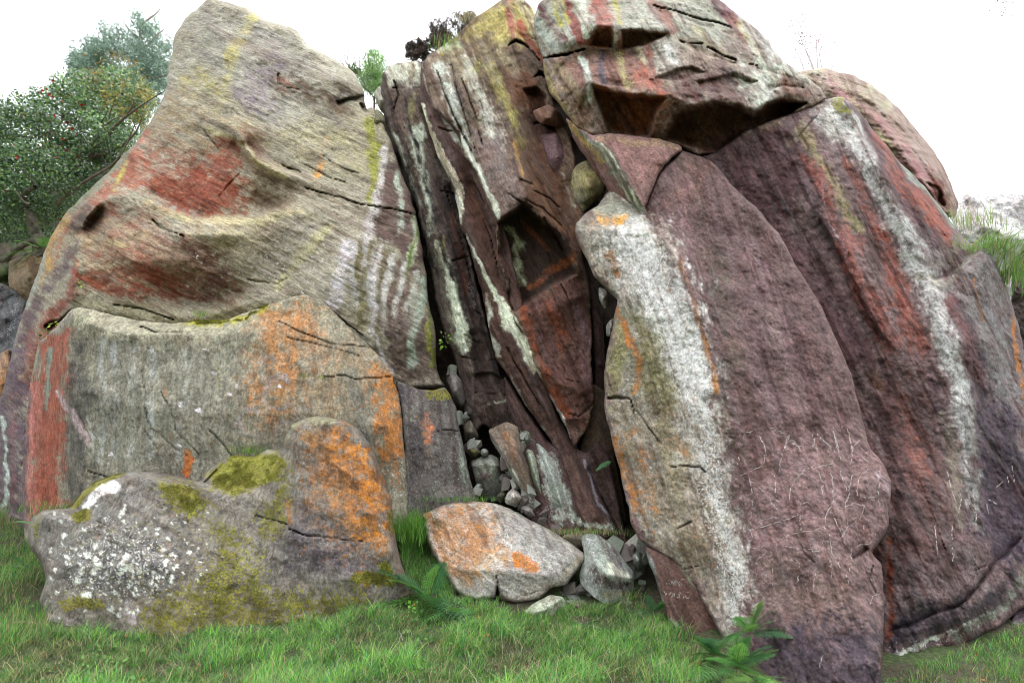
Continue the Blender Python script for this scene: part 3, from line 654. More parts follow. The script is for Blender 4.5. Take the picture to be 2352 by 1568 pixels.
# ---- slab 1
def paint(p):
    p.area([(880,150),(970,140),(975,205),(930,200),(890,190)], (198,200,180), .9, 8)
    p.line([(950,160,10),(945,185,8)], (140,120,92), .7)
    p.area([(890,200),(970,205),(990,300),(960,420),(920,330)], (112,94,82), .85, 12, 1, True)
    p.line([(960,290,14),(962,340,16),(975,400,14),(985,480,10),(990,540,7)], PGR, .9, .6, .8, streak=True)
    p.line([(900,290,6),(930,370,8),(950,430,7),(962,480,5)], PGR, .85, .6, .8)
    p.line([(960,220,7),(945,260,7)], (146,140,90), .6)
    p.area([(985,380),(1060,480),(1070,560),(1110,740),(1200,1000),(1110,960),(1060,820),(1010,620)], DBR, .9, 14, 1, True)
    p.line([(1040,500,8),(1050,580,10),(1075,660,10)], (122,70,50), .7, .8, 1, streak=True)
    p.line([(1010,560,8),(1030,620,10),(1046,690,15),(1058,760,18),(1062,800,12)], (204,212,188), .95, .45, .9)
    p.line([(1020,540,4),(1026,600,4)], (128,120,74), .7)
    p.area([(990,520),(1010,560),(1030,680),(1055,800),(1030,760),(1000,650)], (130,128,112), .6, 8, .8)
    p.line([(1080,650,10),(1090,700,10)], 'g', .6); p.line([(1128,620,4),(1110,660,3)], PGR, .7)
    p.line([(1170,880,2),(1172,930,2),(1190,980,2)], PGR, .7, .6, .5); p.line([(1120,930,2),(1200,915,2)], PGR, .5)
    for q in ((900,230,1010,640),(935,230,1040,640),(1010,420,1100,840),(1030,420,1150,900)): p.line([(q[0],q[1],4),((q[0]+q[2])/2-6,(q[1]+q[3])/2,6),(q[2],q[3],4)], (52,42,38), .7, .6, 1, streak=True)
    p.area([(885,150),(975,140),(1060,480),(1100,700),(1050,830),(940,400)], 'g', .3, 14)
ROCK['S1'] = build_rock('rock_slab', 'dark leaning slab with chalky pale streaks, directly right of the long crack beside the left buttress', 'rock',
 [(878,170,8.0),(895,152,8.2),(925,142,8.2),(965,137,8.1),(972,150,8.0),(974,200,7.85),(988,260,7.7),(1010,340,7.6),(1036,400,7.5),(1062,480,7.4),(1075,560,7.3),(1095,650,7.2),(1118,740,7.15),(1150,860,7.05),(1200,950,7.0),(1240,1010,6.95),(1200,1030,7.0),(1110,975,7.1),(1090,1000,7.1),(1075,960,7.2),(1055,880,7.3),(1045,830,7.3),(1018,760,7.35),(1000,690,7.4),(988,620,7.45),(972,540,7.5),(955,470,7.6),(930,390,7.7),(905,320,7.8),(888,280,7.95),(872,240,8.0)],
 [[(930,205,7.85),(950,320,7.55),(980,430,7.35),(1000,500,7.25),(1040,650,7.1),(1065,790,7.05),(1090,860,7.05)],[(1040,430,7.55),(1070,620,7.35),(1110,820,7.2)],[(1100,900,7.0),(1150,950,6.95)],[(900,200,7.95),(965,200,7.9)]],
 (112,96,88), paint, cuts=[([(900,205,3),(930,203,2),(975,203,2)],.1),([(905,190,4),(915,220,6),(905,250,5)],.15),([(1070,770,4),(1090,785,4),(1110,785,2)],.06),([(960,330,2),(985,325,2)],.04),([(1060,490,3),(1050,520,4),(1075,560,3)],.08),([(1010,440,2),(1060,450,3)],.06),([(1040,600,3),(1075,590,2)],.07),([(1075,700,3),(1105,720,4)],.08),([(1060,820,3),(1110,830,4),(1140,825,3)],.1),([(1090,900,2),(1170,905,3),(1200,925,2)],.06),([(930,290,3),(935,340,4),(950,380,2)],.06),([(1020,430,2),(1040,500,4),(1060,560,3),(1080,640,2)],.07)],
 steps=[([(1030,520),(1050,600),(1070,680),(1100,770)],-.12,16),([(915,300),(945,400),(975,500),(1000,600)],-.10,12),([(1085,860),(1130,850),(1160,870)],.1,14)],
 mat='streak', amp=.09, rim=8, rimd=.12, thick=1.2, h=5, pdir=72, tone=.50, streaks=.2, aniso=5)

# ---- slab 2 (narrow, between the two pale edges)
def paint(p):
    p.area([(970,150),(1060,350),(1140,500),(1180,660),(1300,1000),(1220,930),(1120,740),(1070,540),(1000,340)], (104,76,66), .9, 14, 1, True)
    p.line([(1085,440,8),(1110,520,10),(1150,620,10)], (116,78,62), .7, .8, 1, streak=True)
    p.line([(972,240,4),(990,300,6),(1012,330,8),(1030,390,9),(1050,440,9),(1066,500,7),(1066,515,3)], (216,218,196), 1, .3, .35)
    p.line([(972,150,5),(985,200,6),(1000,245,6),(1030,280,5),(1060,330,5)], (176,180,166), .8, .5)
    p.line([(1075,540,3),(1100,610,5),(1125,670,6),(1150,712,10),(1175,760,14),(1200,800,10),(1225,850,8)], (204,210,186), .95, .4, .6)
    p.line([(1110,680,4),(1125,750,5),(1150,830,5),(1185,890,5),(1215,940,5),(1240,985,6)], (184,186,172), .85, .5, .7)
    p.line([(1150,830,6),(1180,890,6),(1200,930,6)], (110,60,42), .7)
    p.line([(1345,1080,3),(1365,1130,4),(1395,1190,4)], (170,164,176), .8, .6); p.line([(1330,1200,8),(1400,1215,8)], PGR, .8, .8, 1)
    p.area([(1180,780),(1250,900),(1290,980),(1240,940)], (92,74,70), .8, 8)
ROCK['S2'] = build_rock('rock_slab', 'thin purple-brown slab edged with chalk white on its left, sandwiched between wider leaning slabs', 'rock',
 [(968,148,7.8),(976,151,7.8),(998,245,7.4),(1060,306,7.2),(1070,353,7.15),(1100,396,7.05),(1130,468,6.95),(1154,511,6.9),(1182,614,6.85),(1192,661,6.85),(1200,700,6.8),(1215,780,6.75),(1255,890,6.7),(1290,975,6.65),(1325,1030,6.6),(1350,1080,6.5),(1385,1150,6.35),(1415,1215,6.2),(1400,1240,6.15),(1345,1225,6.15),(1318,1140,6.3),(1290,1060,6.45),(1262,1005,6.6),(1211,937,6.75),(1160,850,6.9),(1140,823,6.9),(1118,736,7.0),(1108,672,7.05),(1085,600,7.1),(1070,540,7.1),(1057,511,7.12),(1043,432,7.25),(1000,346,7.4),(985,295,7.5),(965,234,7.65)],
 [[(985,260,7.3),(1020,340,7.2),(1050,440,7.05),(1070,510,6.95),(1100,590,6.85),(1130,670,6.75),(1165,740,6.65),(1200,810,6.6),(1240,900,6.52),(1290,1000,6.42),(1330,1090,6.28),(1370,1190,6.12)],[(1080,420,7.2),(1120,540,7.05),(1150,640,6.95)],[(1125,740,6.8),(1180,870,6.7),(1240,970,6.6)]],
 (108,82,74), paint, cuts=[([(1170,640,4),(1168,690,6),(1180,715,4)],.2),([(1110,500,2),(1130,560,4),(1150,640,3)],.07),([(1090,420,3),(1115,470,3)],.06),([(1165,800,3),(1200,860,4),(1240,930,2)],.08),([(1010,295,5),(1040,300,3)],.1)], mat='streak', amp=.07, rim=6, rimd=.08, thick=1.0, h=5, pdir=66, tone=.50, streaks=.2, aniso=5)

# ---- slab 3 : the tall brown block with the yellow top and the dark notch
def paint(p):
    p.area([(1000,110),(1110,30),(1180,-10),(1225,10),(1240,80),(1180,110),(1100,115)], (184,170,104), .9, 14)
    p.line([(1060,100,18),(1120,90,16)], (128,112,92), .8, .7, 1); p.line([(1010,110,12),(1045,100,10)], (178,184,150), .8)
    p.line([(1165,-10,8),(1178,60,8),(1185,95,8)], (176,116,96), .75, .7); p.line([(1190,-5,8),(1220,50,10),(1238,110,7)], (190,184,152), .8, .6)
    p.line([(1195,60,7),(1225,110,8),(1245,140,6)], (172,92,60), .8)
    p.area([(980,130),(1080,110),(1180,110),(1200,160),(1150,200),(1100,180),(1020,190)], (156,144,114), .8, 12, .8)
    p.area([(1150,160),(1230,180),(1250,240),(1270,300),(1240,300),(1200,260),(1170,220)], (126,82,56), .9, 14, 1, True)
    p.area([(1200,250),(1260,250),(1290,330),(1310,420),(1280,420),(1250,350)], (104,76,70), .85, 12, 1)
    p.line([(1000,150,10),(1030,220,14),(1060,290,14),(1090,370,10)], (186,190,178), .8, .7, 1, streak=True)
    p.line([(1030,150,8),(1060,230,9),(1080,300,8)], (108,96,86), .7, .7, .9, streak=True)
    p.line([(1060,130,12),(1110,230,16),(1140,320,16),(1150,380,12)], (192,192,176), .75, .8, 1.1, streak=True)
    p.line([(1130,160,14),(1175,260,14),(1200,340,10)], (166,156,98), .8, .7, .9, streak=True)
    p.area([(1080,310),(1150,330),(1185,400),(1205,455),(1150,505),(1120,440)], (134,116,110), .85, 12, .8, True)
    p.line([(1182,300,5),(1190,380,5),(1200,430,3)], 'orange', .5); p.line([(1184,330,5),(1193,400,4)], (196,150,80), .7)
    p.line([(1058,312,4),(1085,375,6),(1108,420,6),(1132,465,7),(1148,505,5)], (204,210,194), .95, .4)
    p.area([(1195,330),(1260,330),(1310,420),(1340,520),(1350,620),(1320,600),(1250,500),(1210,460)], (118,84,66), .9, 12, .9, True)
    p.line([(1230,420,8),(1270,480,10),(1300,540,8)], (140,104,74), .6, .8)
    p.line([(1265,330,4),(1285,390,3),(1320,470,3)], (170,176,160), .6)
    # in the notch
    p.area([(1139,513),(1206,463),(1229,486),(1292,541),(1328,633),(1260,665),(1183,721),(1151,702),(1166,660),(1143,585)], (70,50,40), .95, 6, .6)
    p.line([(1165,525,8),(1190,560,11),(1188,590,9),(1182,620,13),(1192,655,9)], (178,186,150), .75, .7, 1.1)
    p.line([(1200,515,6),(1240,550,7),(1262,575,4)], (140,84,60), .9, .5)
    p.line([(1215,660,6),(1260,630,9),(1310,600,10)], (150,86,50), .85, .7, .9)
    # lower hanging face
    p.area([(1190,720),(1260,665),(1335,620),(1356,700),(1362,900),(1345,970),(1318,1020),(1289,961),(1241,871),(1190,758)], (112,78,70), .92, 10, .7, True)
    p.line([(1200,720,9),(1225,790,12),(1260,880,12),(1300,950,10)], (144,78,50), .8, .7, 1, streak=True)
    p.line([(1260,680,12),(1280,740,14),(1290,800,10)], (136,78,56), .75, .8, 1, streak=True)
    p.line([(1230,760,6),(1255,840,8)], (84,64,60), .7, .8)
    p.line([(1330,700,10),(1345,800,12),(1350,880,10)], (134,104,104), .7, .8, 1)
    p.line([(1155,712,6),(1180,750,11),(1200,790,9),(1222,845,7),(1241,871,4)], (200,206,182), .95, .4, .7)
    p.line([(1241,871,3),(1268,920,4),(1292,965,4),(1312,1010,3)], (190,188,176), .9, .4)
    p.area([(980,130),(1200,150),(1200,440),(1150,505),(1060,310)], 'g', .35, 16)
    p.line([(1030,90,5),(1060,150,5)], 'moss', .5)
    p.line([(1085,150,6),(1100,165,6)], 'moss', .6)
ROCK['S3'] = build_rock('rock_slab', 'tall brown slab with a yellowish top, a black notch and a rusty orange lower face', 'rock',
 [(968,146,7.8),(985,128,7.95),(1000,118,8.0),(1035,90,8.1),(1050,80,8.1),(1090,40,8.2),(1130,15,8.2),(1165,-8,8.2),(1195,-10,8.1),(1225,20,8.0),(1235,60,7.8),(1252,130,7.5),(1260,200,7.3),(1275,240,7.2),(1312,320,7.1),(1325,370,7.0),(1325,420,7.0),(1335,470,6.9),(1350,500,6.9),(1330,545,6.8),(1338,590,6.7),(1352,640,6.7),(1358,740,6.6),(1358,830,6.55),(1365,900,6.5),(1366,925,6.5),(1350,980,6.5),(1320,1028,6.45),(1289,961,6.55),(1241,871,6.6),(1222,850,6.6),(1190,758,6.65),(1154,715,6.7),(1164,695,6.75),(1160,640,6.75),(1142,580,6.7),(1140,530,6.65),(1144,511,6.6),(1122,468,6.7),(1093,396,6.85),(1061,353,7.0),(1054,306,7.0),(992,245,7.35)],
 [[(1165,10,7.9),(1172,60,7.6),(1185,92,7.5)],[(1185,110,7.5),(1165,170,7.25),(1175,280,6.9),(1190,350,6.75),(1203,430,6.5),(1208,460,6.45)],[(1060,140,7.6),(1080,240,7.15),(1110,330,6.85),(1150,440,6.6),(1158,500,6.5)],
  [(1225,260,7.35),(1240,330,7.2),(1275,400,7.1),(1310,480,7.0)],[(1225,475,6.55),(1250,490,6.6),(1300,560,6.55),(1335,625,6.55)],
  [(1160,250,7.1),(1120,200,7.4)],[(1195,740,6.5),(1260,720,6.4),(1330,680,6.45)],[(1240,840,6.4),(1290,880,6.3),(1340,900,6.35)],[(1300,960,6.38),(1340,960,6.42)]],
 (126,104,88), paint,
 cuts=[([(1168,103,3),(1185,92,7),(1205,100,5),(1215,110,3)],.3),([(1215,110,2),(1240,140,3)],.15),([(1228,175,3),(1240,170,8),(1250,178,6)],.35),([(1165,448,2),(1190,462,3),(1225,478,3)],.08),
  ([(1205,460,2),(1250,480,3),(1290,520,3)],.08),([(1195,410,3),(1215,420,4),(1228,425,3)],.1),([(1228,440,2),(1260,455,4),(1285,478,3)],.1),([(1100,230,3),(1115,270,4),(1125,310,3)],.06),([(1005,165,3),(1030,240,5),(1062,310,4),(1080,345,2)],.16),([(1060,180,3),(1090,260,4),(1108,330,3)],.1),([(1215,720,2),(1235,800,4),(1262,870,3)],.05),([(1280,640,3),(1310,700,4),(1320,760,3)],.05),([(1250,500,3),(1290,570,4),(1325,600,3)],.1),([(1035,150,3),(1050,210,4),(1090,340,3)],.09),
  ([(1305,950,3),(1330,955,6),(1360,930,4)],.1),([(1295,840,2),(1300,870,3),(1330,880,3)],.05),([(1230,285,8),(1250,280,9),(1275,300,9)],.3)],
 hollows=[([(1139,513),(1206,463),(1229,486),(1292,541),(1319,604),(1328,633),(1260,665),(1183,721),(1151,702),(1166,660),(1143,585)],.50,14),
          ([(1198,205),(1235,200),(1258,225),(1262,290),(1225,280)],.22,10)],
 mat='streak', amp=.10, rim=8, rimd=.12, thick=1.2, h=5, pdir=66, tone=.58, streaks=.2, aniso=5)

# ---- lower dark slab going down to the fallen stones
def paint(p):
    p.area([(1160,840),(1260,990),(1340,1050),(1420,1220),(1250,1220)], (98,74,70), .85, 12, 1, True)
    p.line([(1250,1060,12),(1275,1120,18),(1300,1180,20)], (168,176,164), .85, .7, 1.1, streak=True)
    p.line([(1330,1060,3),(1355,1110,4),(1385,1170,5)], (176,170,180), .8, .6)
    p.line([(1340,1195,10),(1400,1200,10)], PGR, .8, .7, 1)
    p.area([(1230,1020),(1340,1200),(1240,1200)], 'g', .55, 14)
    p.area([(1350,1040),(1410,1080),(1430,1200),(1400,1200)], (84,64,54), .8, 8)
ROCK['S5'] = build_rock('rock_slab', 'dark purple slab with a whitewashed foot, rising behind the loose stones at the crag base', 'rock',
 [(1160,860,6.98),(1211,945,6.85),(1256,1008,6.75),(1290,1035,6.7),(1320,1045,6.6),(1325,1030,6.6),(1345,1040,6.6),(1375,1010,6.7),(1400,1050,6.6),(1430,1200,6.3),(1450,1270,6.2),(1340,1290,6.15),(1230,1260,6.25),(1200,1100,6.6),(1190,1000,6.9),(1160,920,7.0)],
 [[(1270,1010,6.6),(1310,1110,6.35),(1335,1210,6.2)],[(1330,1060,6.5),(1370,1130,6.35),(1405,1210,6.2)],[(1345,1080,6.6),(1400,1180,6.45)],[(1240,1080,6.5),(1270,1180,6.3)]],
 (104,80,76), paint, cuts=[([(1350,1080,2),(1380,1140,3),(1420,1220,3)],.1)], mat='streak', amp=.08, rim=7, rimd=.1, thick=.9, h=5, pdir=68, tone=.50, streaks=.2, aniso=5)

# ---- capstone
def paint(p):
    p.area([(1228,28),(1262,-15),(1640,-15),(1690,30),(1660,120),(1480,100),(1400,70),(1340,110),(1250,130)], (160,160,146), .9, 14)
    for a, b, c, w in [((1245,10),(1262,60),(112,72,72),9),((1262,60),(1300,95),(120,82,76),7),((1278,5),(1285,60),(166,160,88),7),((1300,-10),(1322,60),(146,82,72),10),((1322,60),(1338,105),(146,82,70),9),
                       ((1295,0),(1305,50),(170,166,96),5),((1370,-10),(1392,62),(150,86,74),17),((1410,-10),(1422,50),(166,156,84),6),((1500,10),(1540,65),(144,98,84),12),((1335,0),(1350,80),(196,200,182),9),
                       ((1640,-12),(1680,50),(120,78,84),13),((1680,50),(1740,130),(134,92,84),10),((1700,60),(1790,190),(168,160,112),9),((1590,60),(1680,160),(158,148,116),10)]:
        p.line([(a[0],a[1],w),(b[0],b[1],w*1.1)], c, .85, .5, .8)
    p.line([(1240,60,10),(1270,100,14),(1300,115,10)], (150,158,144), .8, .7)
    p.area([(1700,30),(1771,95),(1860,180),(1800,180),(1720,110)], (176,174,166), .7, 14, 1)
    p.area([(1255,140),(1350,125),(1470,120),(1540,215),(1420,208),(1360,190),(1300,230)], (146,106,94), .85, 12, .9)
    p.line([(1280,150,14),(1310,200,16),(1340,240,10)], (150,136,108), .8, .7); p.line([(1338,140,9),(1350,175,11),(1350,205,7),(1352,235,4)], (196,204,192), .9, .5)
    p.line([(1385,125,9),(1388,190,9)], (108,96,104), .8, .6); p.line([(1425,125,8),(1445,200,9)], (168,160,112), .8, .6)
    p.area([(1460,130),(1500,160),(1540,215),(1470,210)], (168,104,86), .85, 8)
    p.area([(1255,145),(1300,230),(1365,315),(1330,310),(1280,250),(1250,180)], (158,144,96), .85, 10, .8)
    p.area([(1250,150),(1290,200),(1330,270),(1290,240),(1260,200)], 'orange', .45, 10)
    p.area([(1250,150),(1300,240),(1360,310),(1300,270)], 'g', .35, 10)
    p.area([(1300,190),(1355,240),(1360,310),(1330,280)], (122,96,76), .8, 8)
    p.area([(1478,108),(1521,79),(1585,150),(1545,155),(1500,180)], (168,164,152), .85, 8)
    p.line([(1520,95,9),(1550,140,12)], (196,196,190), .7); p.line([(1490,120,8),(1500,170,8)], (150,104,90), .8)
    p.area([(1560,90),(1680,130),(1740,200),(1680,160),(1600,150)], (150,132,116), .8, 12, 1)
    p.area([(1540,160),(1700,150),(1760,200),(1700,240),(1600,235),(1540,215)], (104,74,68), .9, 14, 1)
    p.area([(1690,150),(1800,150),(1860,190),(1780,220),(1740,240),(1700,200)], (170,174,160), .75, 14, 1.2)
    p.area([(1800,170),(1880,205),(1830,225),(1790,215)], (124,84,66), .8, 9)
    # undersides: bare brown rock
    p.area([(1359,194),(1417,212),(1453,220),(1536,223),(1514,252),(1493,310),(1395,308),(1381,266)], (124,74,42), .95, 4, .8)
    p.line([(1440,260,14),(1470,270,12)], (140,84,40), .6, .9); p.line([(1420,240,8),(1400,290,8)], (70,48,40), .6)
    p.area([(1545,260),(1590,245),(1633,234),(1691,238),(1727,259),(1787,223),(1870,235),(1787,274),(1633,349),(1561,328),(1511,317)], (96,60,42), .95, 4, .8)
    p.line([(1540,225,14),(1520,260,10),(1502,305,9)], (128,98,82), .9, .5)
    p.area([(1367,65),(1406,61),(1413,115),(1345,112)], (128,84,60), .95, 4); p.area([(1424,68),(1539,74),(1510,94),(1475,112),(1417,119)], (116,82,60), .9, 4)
    p.line([(1410,62,5),(1416,118,5)], (150,156,140), .8); p.area([(1255,130),(1700,150),(1870,200),(1600,240),(1350,200)], 'g', .25, 14)
    p.area([(1230,0),(1690,0),(1700,120),(1340,110),(1240,120)], 'g', .38, 14); p.line([(1470,125,9),(1480,150,6)], (176,170,140), .8)
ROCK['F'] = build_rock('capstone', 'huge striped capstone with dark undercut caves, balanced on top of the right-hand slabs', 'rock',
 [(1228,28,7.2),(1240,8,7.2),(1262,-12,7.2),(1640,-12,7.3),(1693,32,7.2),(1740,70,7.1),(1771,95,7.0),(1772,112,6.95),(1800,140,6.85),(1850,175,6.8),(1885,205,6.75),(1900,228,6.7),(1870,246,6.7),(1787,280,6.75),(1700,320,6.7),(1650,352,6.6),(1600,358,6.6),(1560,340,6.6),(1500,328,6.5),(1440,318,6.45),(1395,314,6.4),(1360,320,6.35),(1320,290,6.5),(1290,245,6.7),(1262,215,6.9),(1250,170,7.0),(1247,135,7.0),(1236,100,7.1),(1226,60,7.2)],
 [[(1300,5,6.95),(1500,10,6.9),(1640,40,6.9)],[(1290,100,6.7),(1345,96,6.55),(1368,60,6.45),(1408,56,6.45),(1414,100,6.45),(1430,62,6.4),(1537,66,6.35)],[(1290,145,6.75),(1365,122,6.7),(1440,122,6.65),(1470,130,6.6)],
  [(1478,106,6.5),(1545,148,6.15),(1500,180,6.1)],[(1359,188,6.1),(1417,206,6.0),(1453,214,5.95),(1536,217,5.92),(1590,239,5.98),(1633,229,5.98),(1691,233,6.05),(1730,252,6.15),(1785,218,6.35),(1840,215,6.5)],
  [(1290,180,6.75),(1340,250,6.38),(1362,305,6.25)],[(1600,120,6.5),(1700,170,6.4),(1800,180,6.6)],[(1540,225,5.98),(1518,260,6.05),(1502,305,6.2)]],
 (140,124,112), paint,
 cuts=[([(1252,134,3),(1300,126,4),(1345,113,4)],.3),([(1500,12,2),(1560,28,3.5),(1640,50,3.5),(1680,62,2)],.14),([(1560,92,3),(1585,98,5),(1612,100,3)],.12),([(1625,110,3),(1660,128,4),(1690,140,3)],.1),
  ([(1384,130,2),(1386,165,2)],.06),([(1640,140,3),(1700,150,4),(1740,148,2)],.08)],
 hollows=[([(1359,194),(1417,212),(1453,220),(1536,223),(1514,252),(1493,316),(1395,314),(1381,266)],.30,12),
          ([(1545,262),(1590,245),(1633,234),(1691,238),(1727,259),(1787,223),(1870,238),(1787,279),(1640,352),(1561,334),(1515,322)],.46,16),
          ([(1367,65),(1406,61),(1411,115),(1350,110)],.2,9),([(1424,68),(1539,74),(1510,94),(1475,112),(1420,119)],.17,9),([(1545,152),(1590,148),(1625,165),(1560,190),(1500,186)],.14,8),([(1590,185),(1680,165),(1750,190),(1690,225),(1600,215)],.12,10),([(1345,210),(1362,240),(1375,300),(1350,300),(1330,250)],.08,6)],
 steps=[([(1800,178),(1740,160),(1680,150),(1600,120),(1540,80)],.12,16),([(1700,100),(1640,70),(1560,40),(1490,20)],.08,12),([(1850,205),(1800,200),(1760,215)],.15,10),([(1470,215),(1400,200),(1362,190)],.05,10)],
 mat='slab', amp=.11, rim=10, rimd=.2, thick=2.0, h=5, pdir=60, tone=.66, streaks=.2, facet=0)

# ---- wedge under the capstone
def paint(p):
    p.area([(1365,318),(1500,320),(1562,342),(1512,400),(1478,470),(1440,400)], (142,108,102), .9, 8)
    p.line([(1380,318,7),(1500,326,7),(1560,345,5)], (160,134,108), .7)
    p.line([(1340,310,6),(1375,350,12),(1420,400,12),(1455,450,12),(1490,500,9)], (136,144,126), .95, .5, .5)
    for k in range(5): p.line([(1355+k*7,330+k*2,2),(1405+k*8,400,2),(1450+k*7,470,2)], (186,190,170) if k % 2 else (96,100,84), .7, .6, .5)
    p.line([(1310,285,5),(1350,330,5),(1385,380,5)], (172,150,90), .8); p.line([(1330,305,4),(1360,340,4)], 'orange', .5)
    p.line([(1480,480,6),(1515,522,5)], (150,156,142), .9)
ROCK['G'] = build_rock('rock_wedge', 'purple wedge stone with a grey-green striped edge, jammed under the capstone', 'rock',
 [(1300,270,6.7),(1330,294,6.55),(1362,312,6.3),(1400,305,6.25),(1440,309,6.25),(1500,317,6.25),(1560,332,6.28),(1568,343,6.25),(1545,358,6.15),(1512,400,6.0),(1492,450,6.0),(1480,478,6.0),(1500,500,5.98),(1522,527,5.95),(1480,507,6.2),(1455,494,6.3),(1415,470,6.45),(1392,430,6.6),(1350,370,6.75),(1315,320,6.8)],
 [[(1365,322,6.12),(1400,360,6.0),(1430,400,5.92),(1460,450,5.9),(1476,472,5.93)],[(1500,345,5.98),(1520,375,5.95)],[(1380,400,6.45),(1430,460,6.25)]], (136,106,100), paint,
 amp=.06, rim=6, rimd=.08, thick=.8, mat='slab', h=4)
def paint(p):
    p.area([(1320,380),(1390,390),(1390,420),(1330,450),(1312,430)], (168,158,112), .8, 8); p.area([(1330,380),(1380,390),(1380,420),(1330,430)], 'orange', .5, 10)
    p.area([(1320,430),(1392,415),(1390,440),(1350,470),(1320,460)], (120,116,92), .6, 8); p.line([(1345,400,5),(1365,395,5)], 'moss', .6); p.area([(1310,370),(1390,370),(1390,470),(1310,480)], 'g', .4, 8)
ROCK['H'] = build_rock('chockstone', 'rounded yellowish chockstone wedged in the dark gap under the capstone edge', 'rock',
 [(1308,410,6.9),(1318,385,6.85),(1345,368,6.85),(1375,385,6.8),(1394,410,6.75),(1392,438,6.7),(1368,462,6.75),(1340,492,6.8),(1316,468,6.85),(1308,435,6.9)], [[(1345,410,6.5),(1360,430,6.45)],[(1340,460,6.65),(1370,445,6.6)]],
 (140,132,98), paint, amp=.07, rim=12, rimd=.2, thick=.5)

# ---- great right slab with its white pillar edge
def paint(p):
    p.area([(1500,400),(1565,345),(1700,440),(1850,620),(1985,950),(2045,1110),(2030,1300),(2030,1640),(1720,1640),(1680,1100),(1600,700)], (122,97,95), .95, 12)
    p.area([(1560,350),(1640,375),(1600,480),(1540,470)], (136,106,98), .8, 14, 1)
    p.line([(1580,420,8),(1575,520,12)], (158,122,124), .5, .9, 1)
    for k, (x0, y0, x1, y1, c) in enumerate([(1600,460,1700,900,(104,84,78)),(1660,480,1800,1000,(122,98,100)),(1640,600,1700,850,(112,98,88)),(1720,560,1860,900,(138,110,114)),(1800,640,1900,1000,(112,86,86)),(1620,700,1690,1050,(118,106,98))]):
        p.line([(x0,y0,16),(x1,y1,26)], c, .5, .9, 1.1, streak=True)
    p.area([(1720,980),(1990,990),(2045,1110),(2035,1230),(1990,1260),(1960,1300),(1740,1300)], (140,114,112), .7, 25, 1)
    p.area([(1720,1290),(1990,1300),(2020,1380),(2010,1480),(1760,1440)], (132,112,106), .7, 25, 1)
    p.area([(1740,1440),(2030,1420),(2030,1640),(1720,1640)], (84,72,82), .85, 25, 1)
    p.line([(2020,1080,8),(2045,1130,8)], (166,146,150), .7)
    # pillar
    p.area([(1330,500),(1390,470),(1480,490),(1530,535),(1570,640),(1610,780),(1640,950),(1680,1150),(1715,1340),(1660,1450),(1600,1340),(1480,1250),(1440,1190),(1400,1000),(1390,830),(1415,690),(1330,560)], (158,152,138), .97, 16, .6)
    p.area([(1400,440),(1470,470),(1500,500),(1440,505),(1360,480)], (172,172,154), .9, 8)
    p.line([(1410,450,4),(1450,490,4)], (110,106,90), .5)
    p.area([(1325,540),(1420,530),(1540,540),(1560,600),(1590,720),(1620,860),(1640,1000),(1680,1180),(1710,1340),(1640,1360),(1600,1200),(1580,1000),(1520,860),(1470,700),(1380,620)], 'g', .72, 22)
    p.line([(1480,560,40),(1530,660,42),(1590,800,34),(1620,960,30),(1650,1140,34),(1690,1340,36),(1675,1420,24)], 'g', .78, 1.0)
    p.line([(1460,560,60),(1520,680,62),(1570,840,48),(1600,1000,42),(1645,1200,40),(1685,1370,40)], (202,200,196), .92, .9, .9, streak=True)
    p.area([(1440,700),(1510,760),(1550,900),(1560,1050),(1540,1100),(1500,1000),(1460,850)], (132,126,90), .8, 16, .9)
    p.area([(1350,480),(1440,495),(1450,515),(1340,530)], 'orange', .60, 10); p.area([(1370,485),(1440,495),(1430,508),(1370,500)], (216,160,80), .7, 6)
    p.line([(1400,570,18),(1410,610,18),(1420,640,10)], 'orange', .75)
    p.line([(1425,700,7),(1432,750,9),(1450,790,8),(1465,830,8),(1462,900,8)], 'orange', 1, .5, .6); p.line([(1428,740,7),(1440,790,6)], (222,120,30), .9)
    p.area([(1395,920),(1440,960),(1510,1040),(1530,1200),(1500,1260),(1450,1200),(1410,1050)], 'orange', .66, 16)
    p.line([(1420,1000,8),(1440,1100,10),(1455,1180,8)], 'orange', .95); p.line([(1550,1020,18),(1575,1040,14)], 'orange', .8); p.line([(1570,1100,20),(1590,1200,24),(1600,1300,20)], 'orange', .45)
    p.line([(1562,580,9),(1590,680,10),(1615,800,11),(1640,900,11),(1655,980,10)], 'orange', .55, .9); p.line([(1566,600,5),(1595,700,5),(1640,900,6)], (170,118,66), .6)
    p.area([(1388,860),(1405,760),(1420,720),(1440,800),(1420,880),(1400,930)], (148,142,100), .9, 7)
    p.line([(1418,800,5),(1410,900,7)], 'orange', .5)
    p.area([(1530,1040),(1600,1060),(1640,1200),(1640,1300),(1560,1280),(1500,1150)], (158,140,118), .6, 20, 1)
    p.area([(1340,520),(1540,540),(1620,800),(1690,1200),(1700,1350),(1640,1400),(1480,1250),(1400,1000),(1390,800),(1400,650)], 'orange', .40, 20)
    p.area([(1400,900),(1640,950),(1700,1350),(1640,1400),(1480,1250)], (150,136,116), .45, 25, 1)
    p.area([(1700,1000),(1990,1000),(2030,1240),(1960,1300),(1740,1300)], 'g', .18, 20)
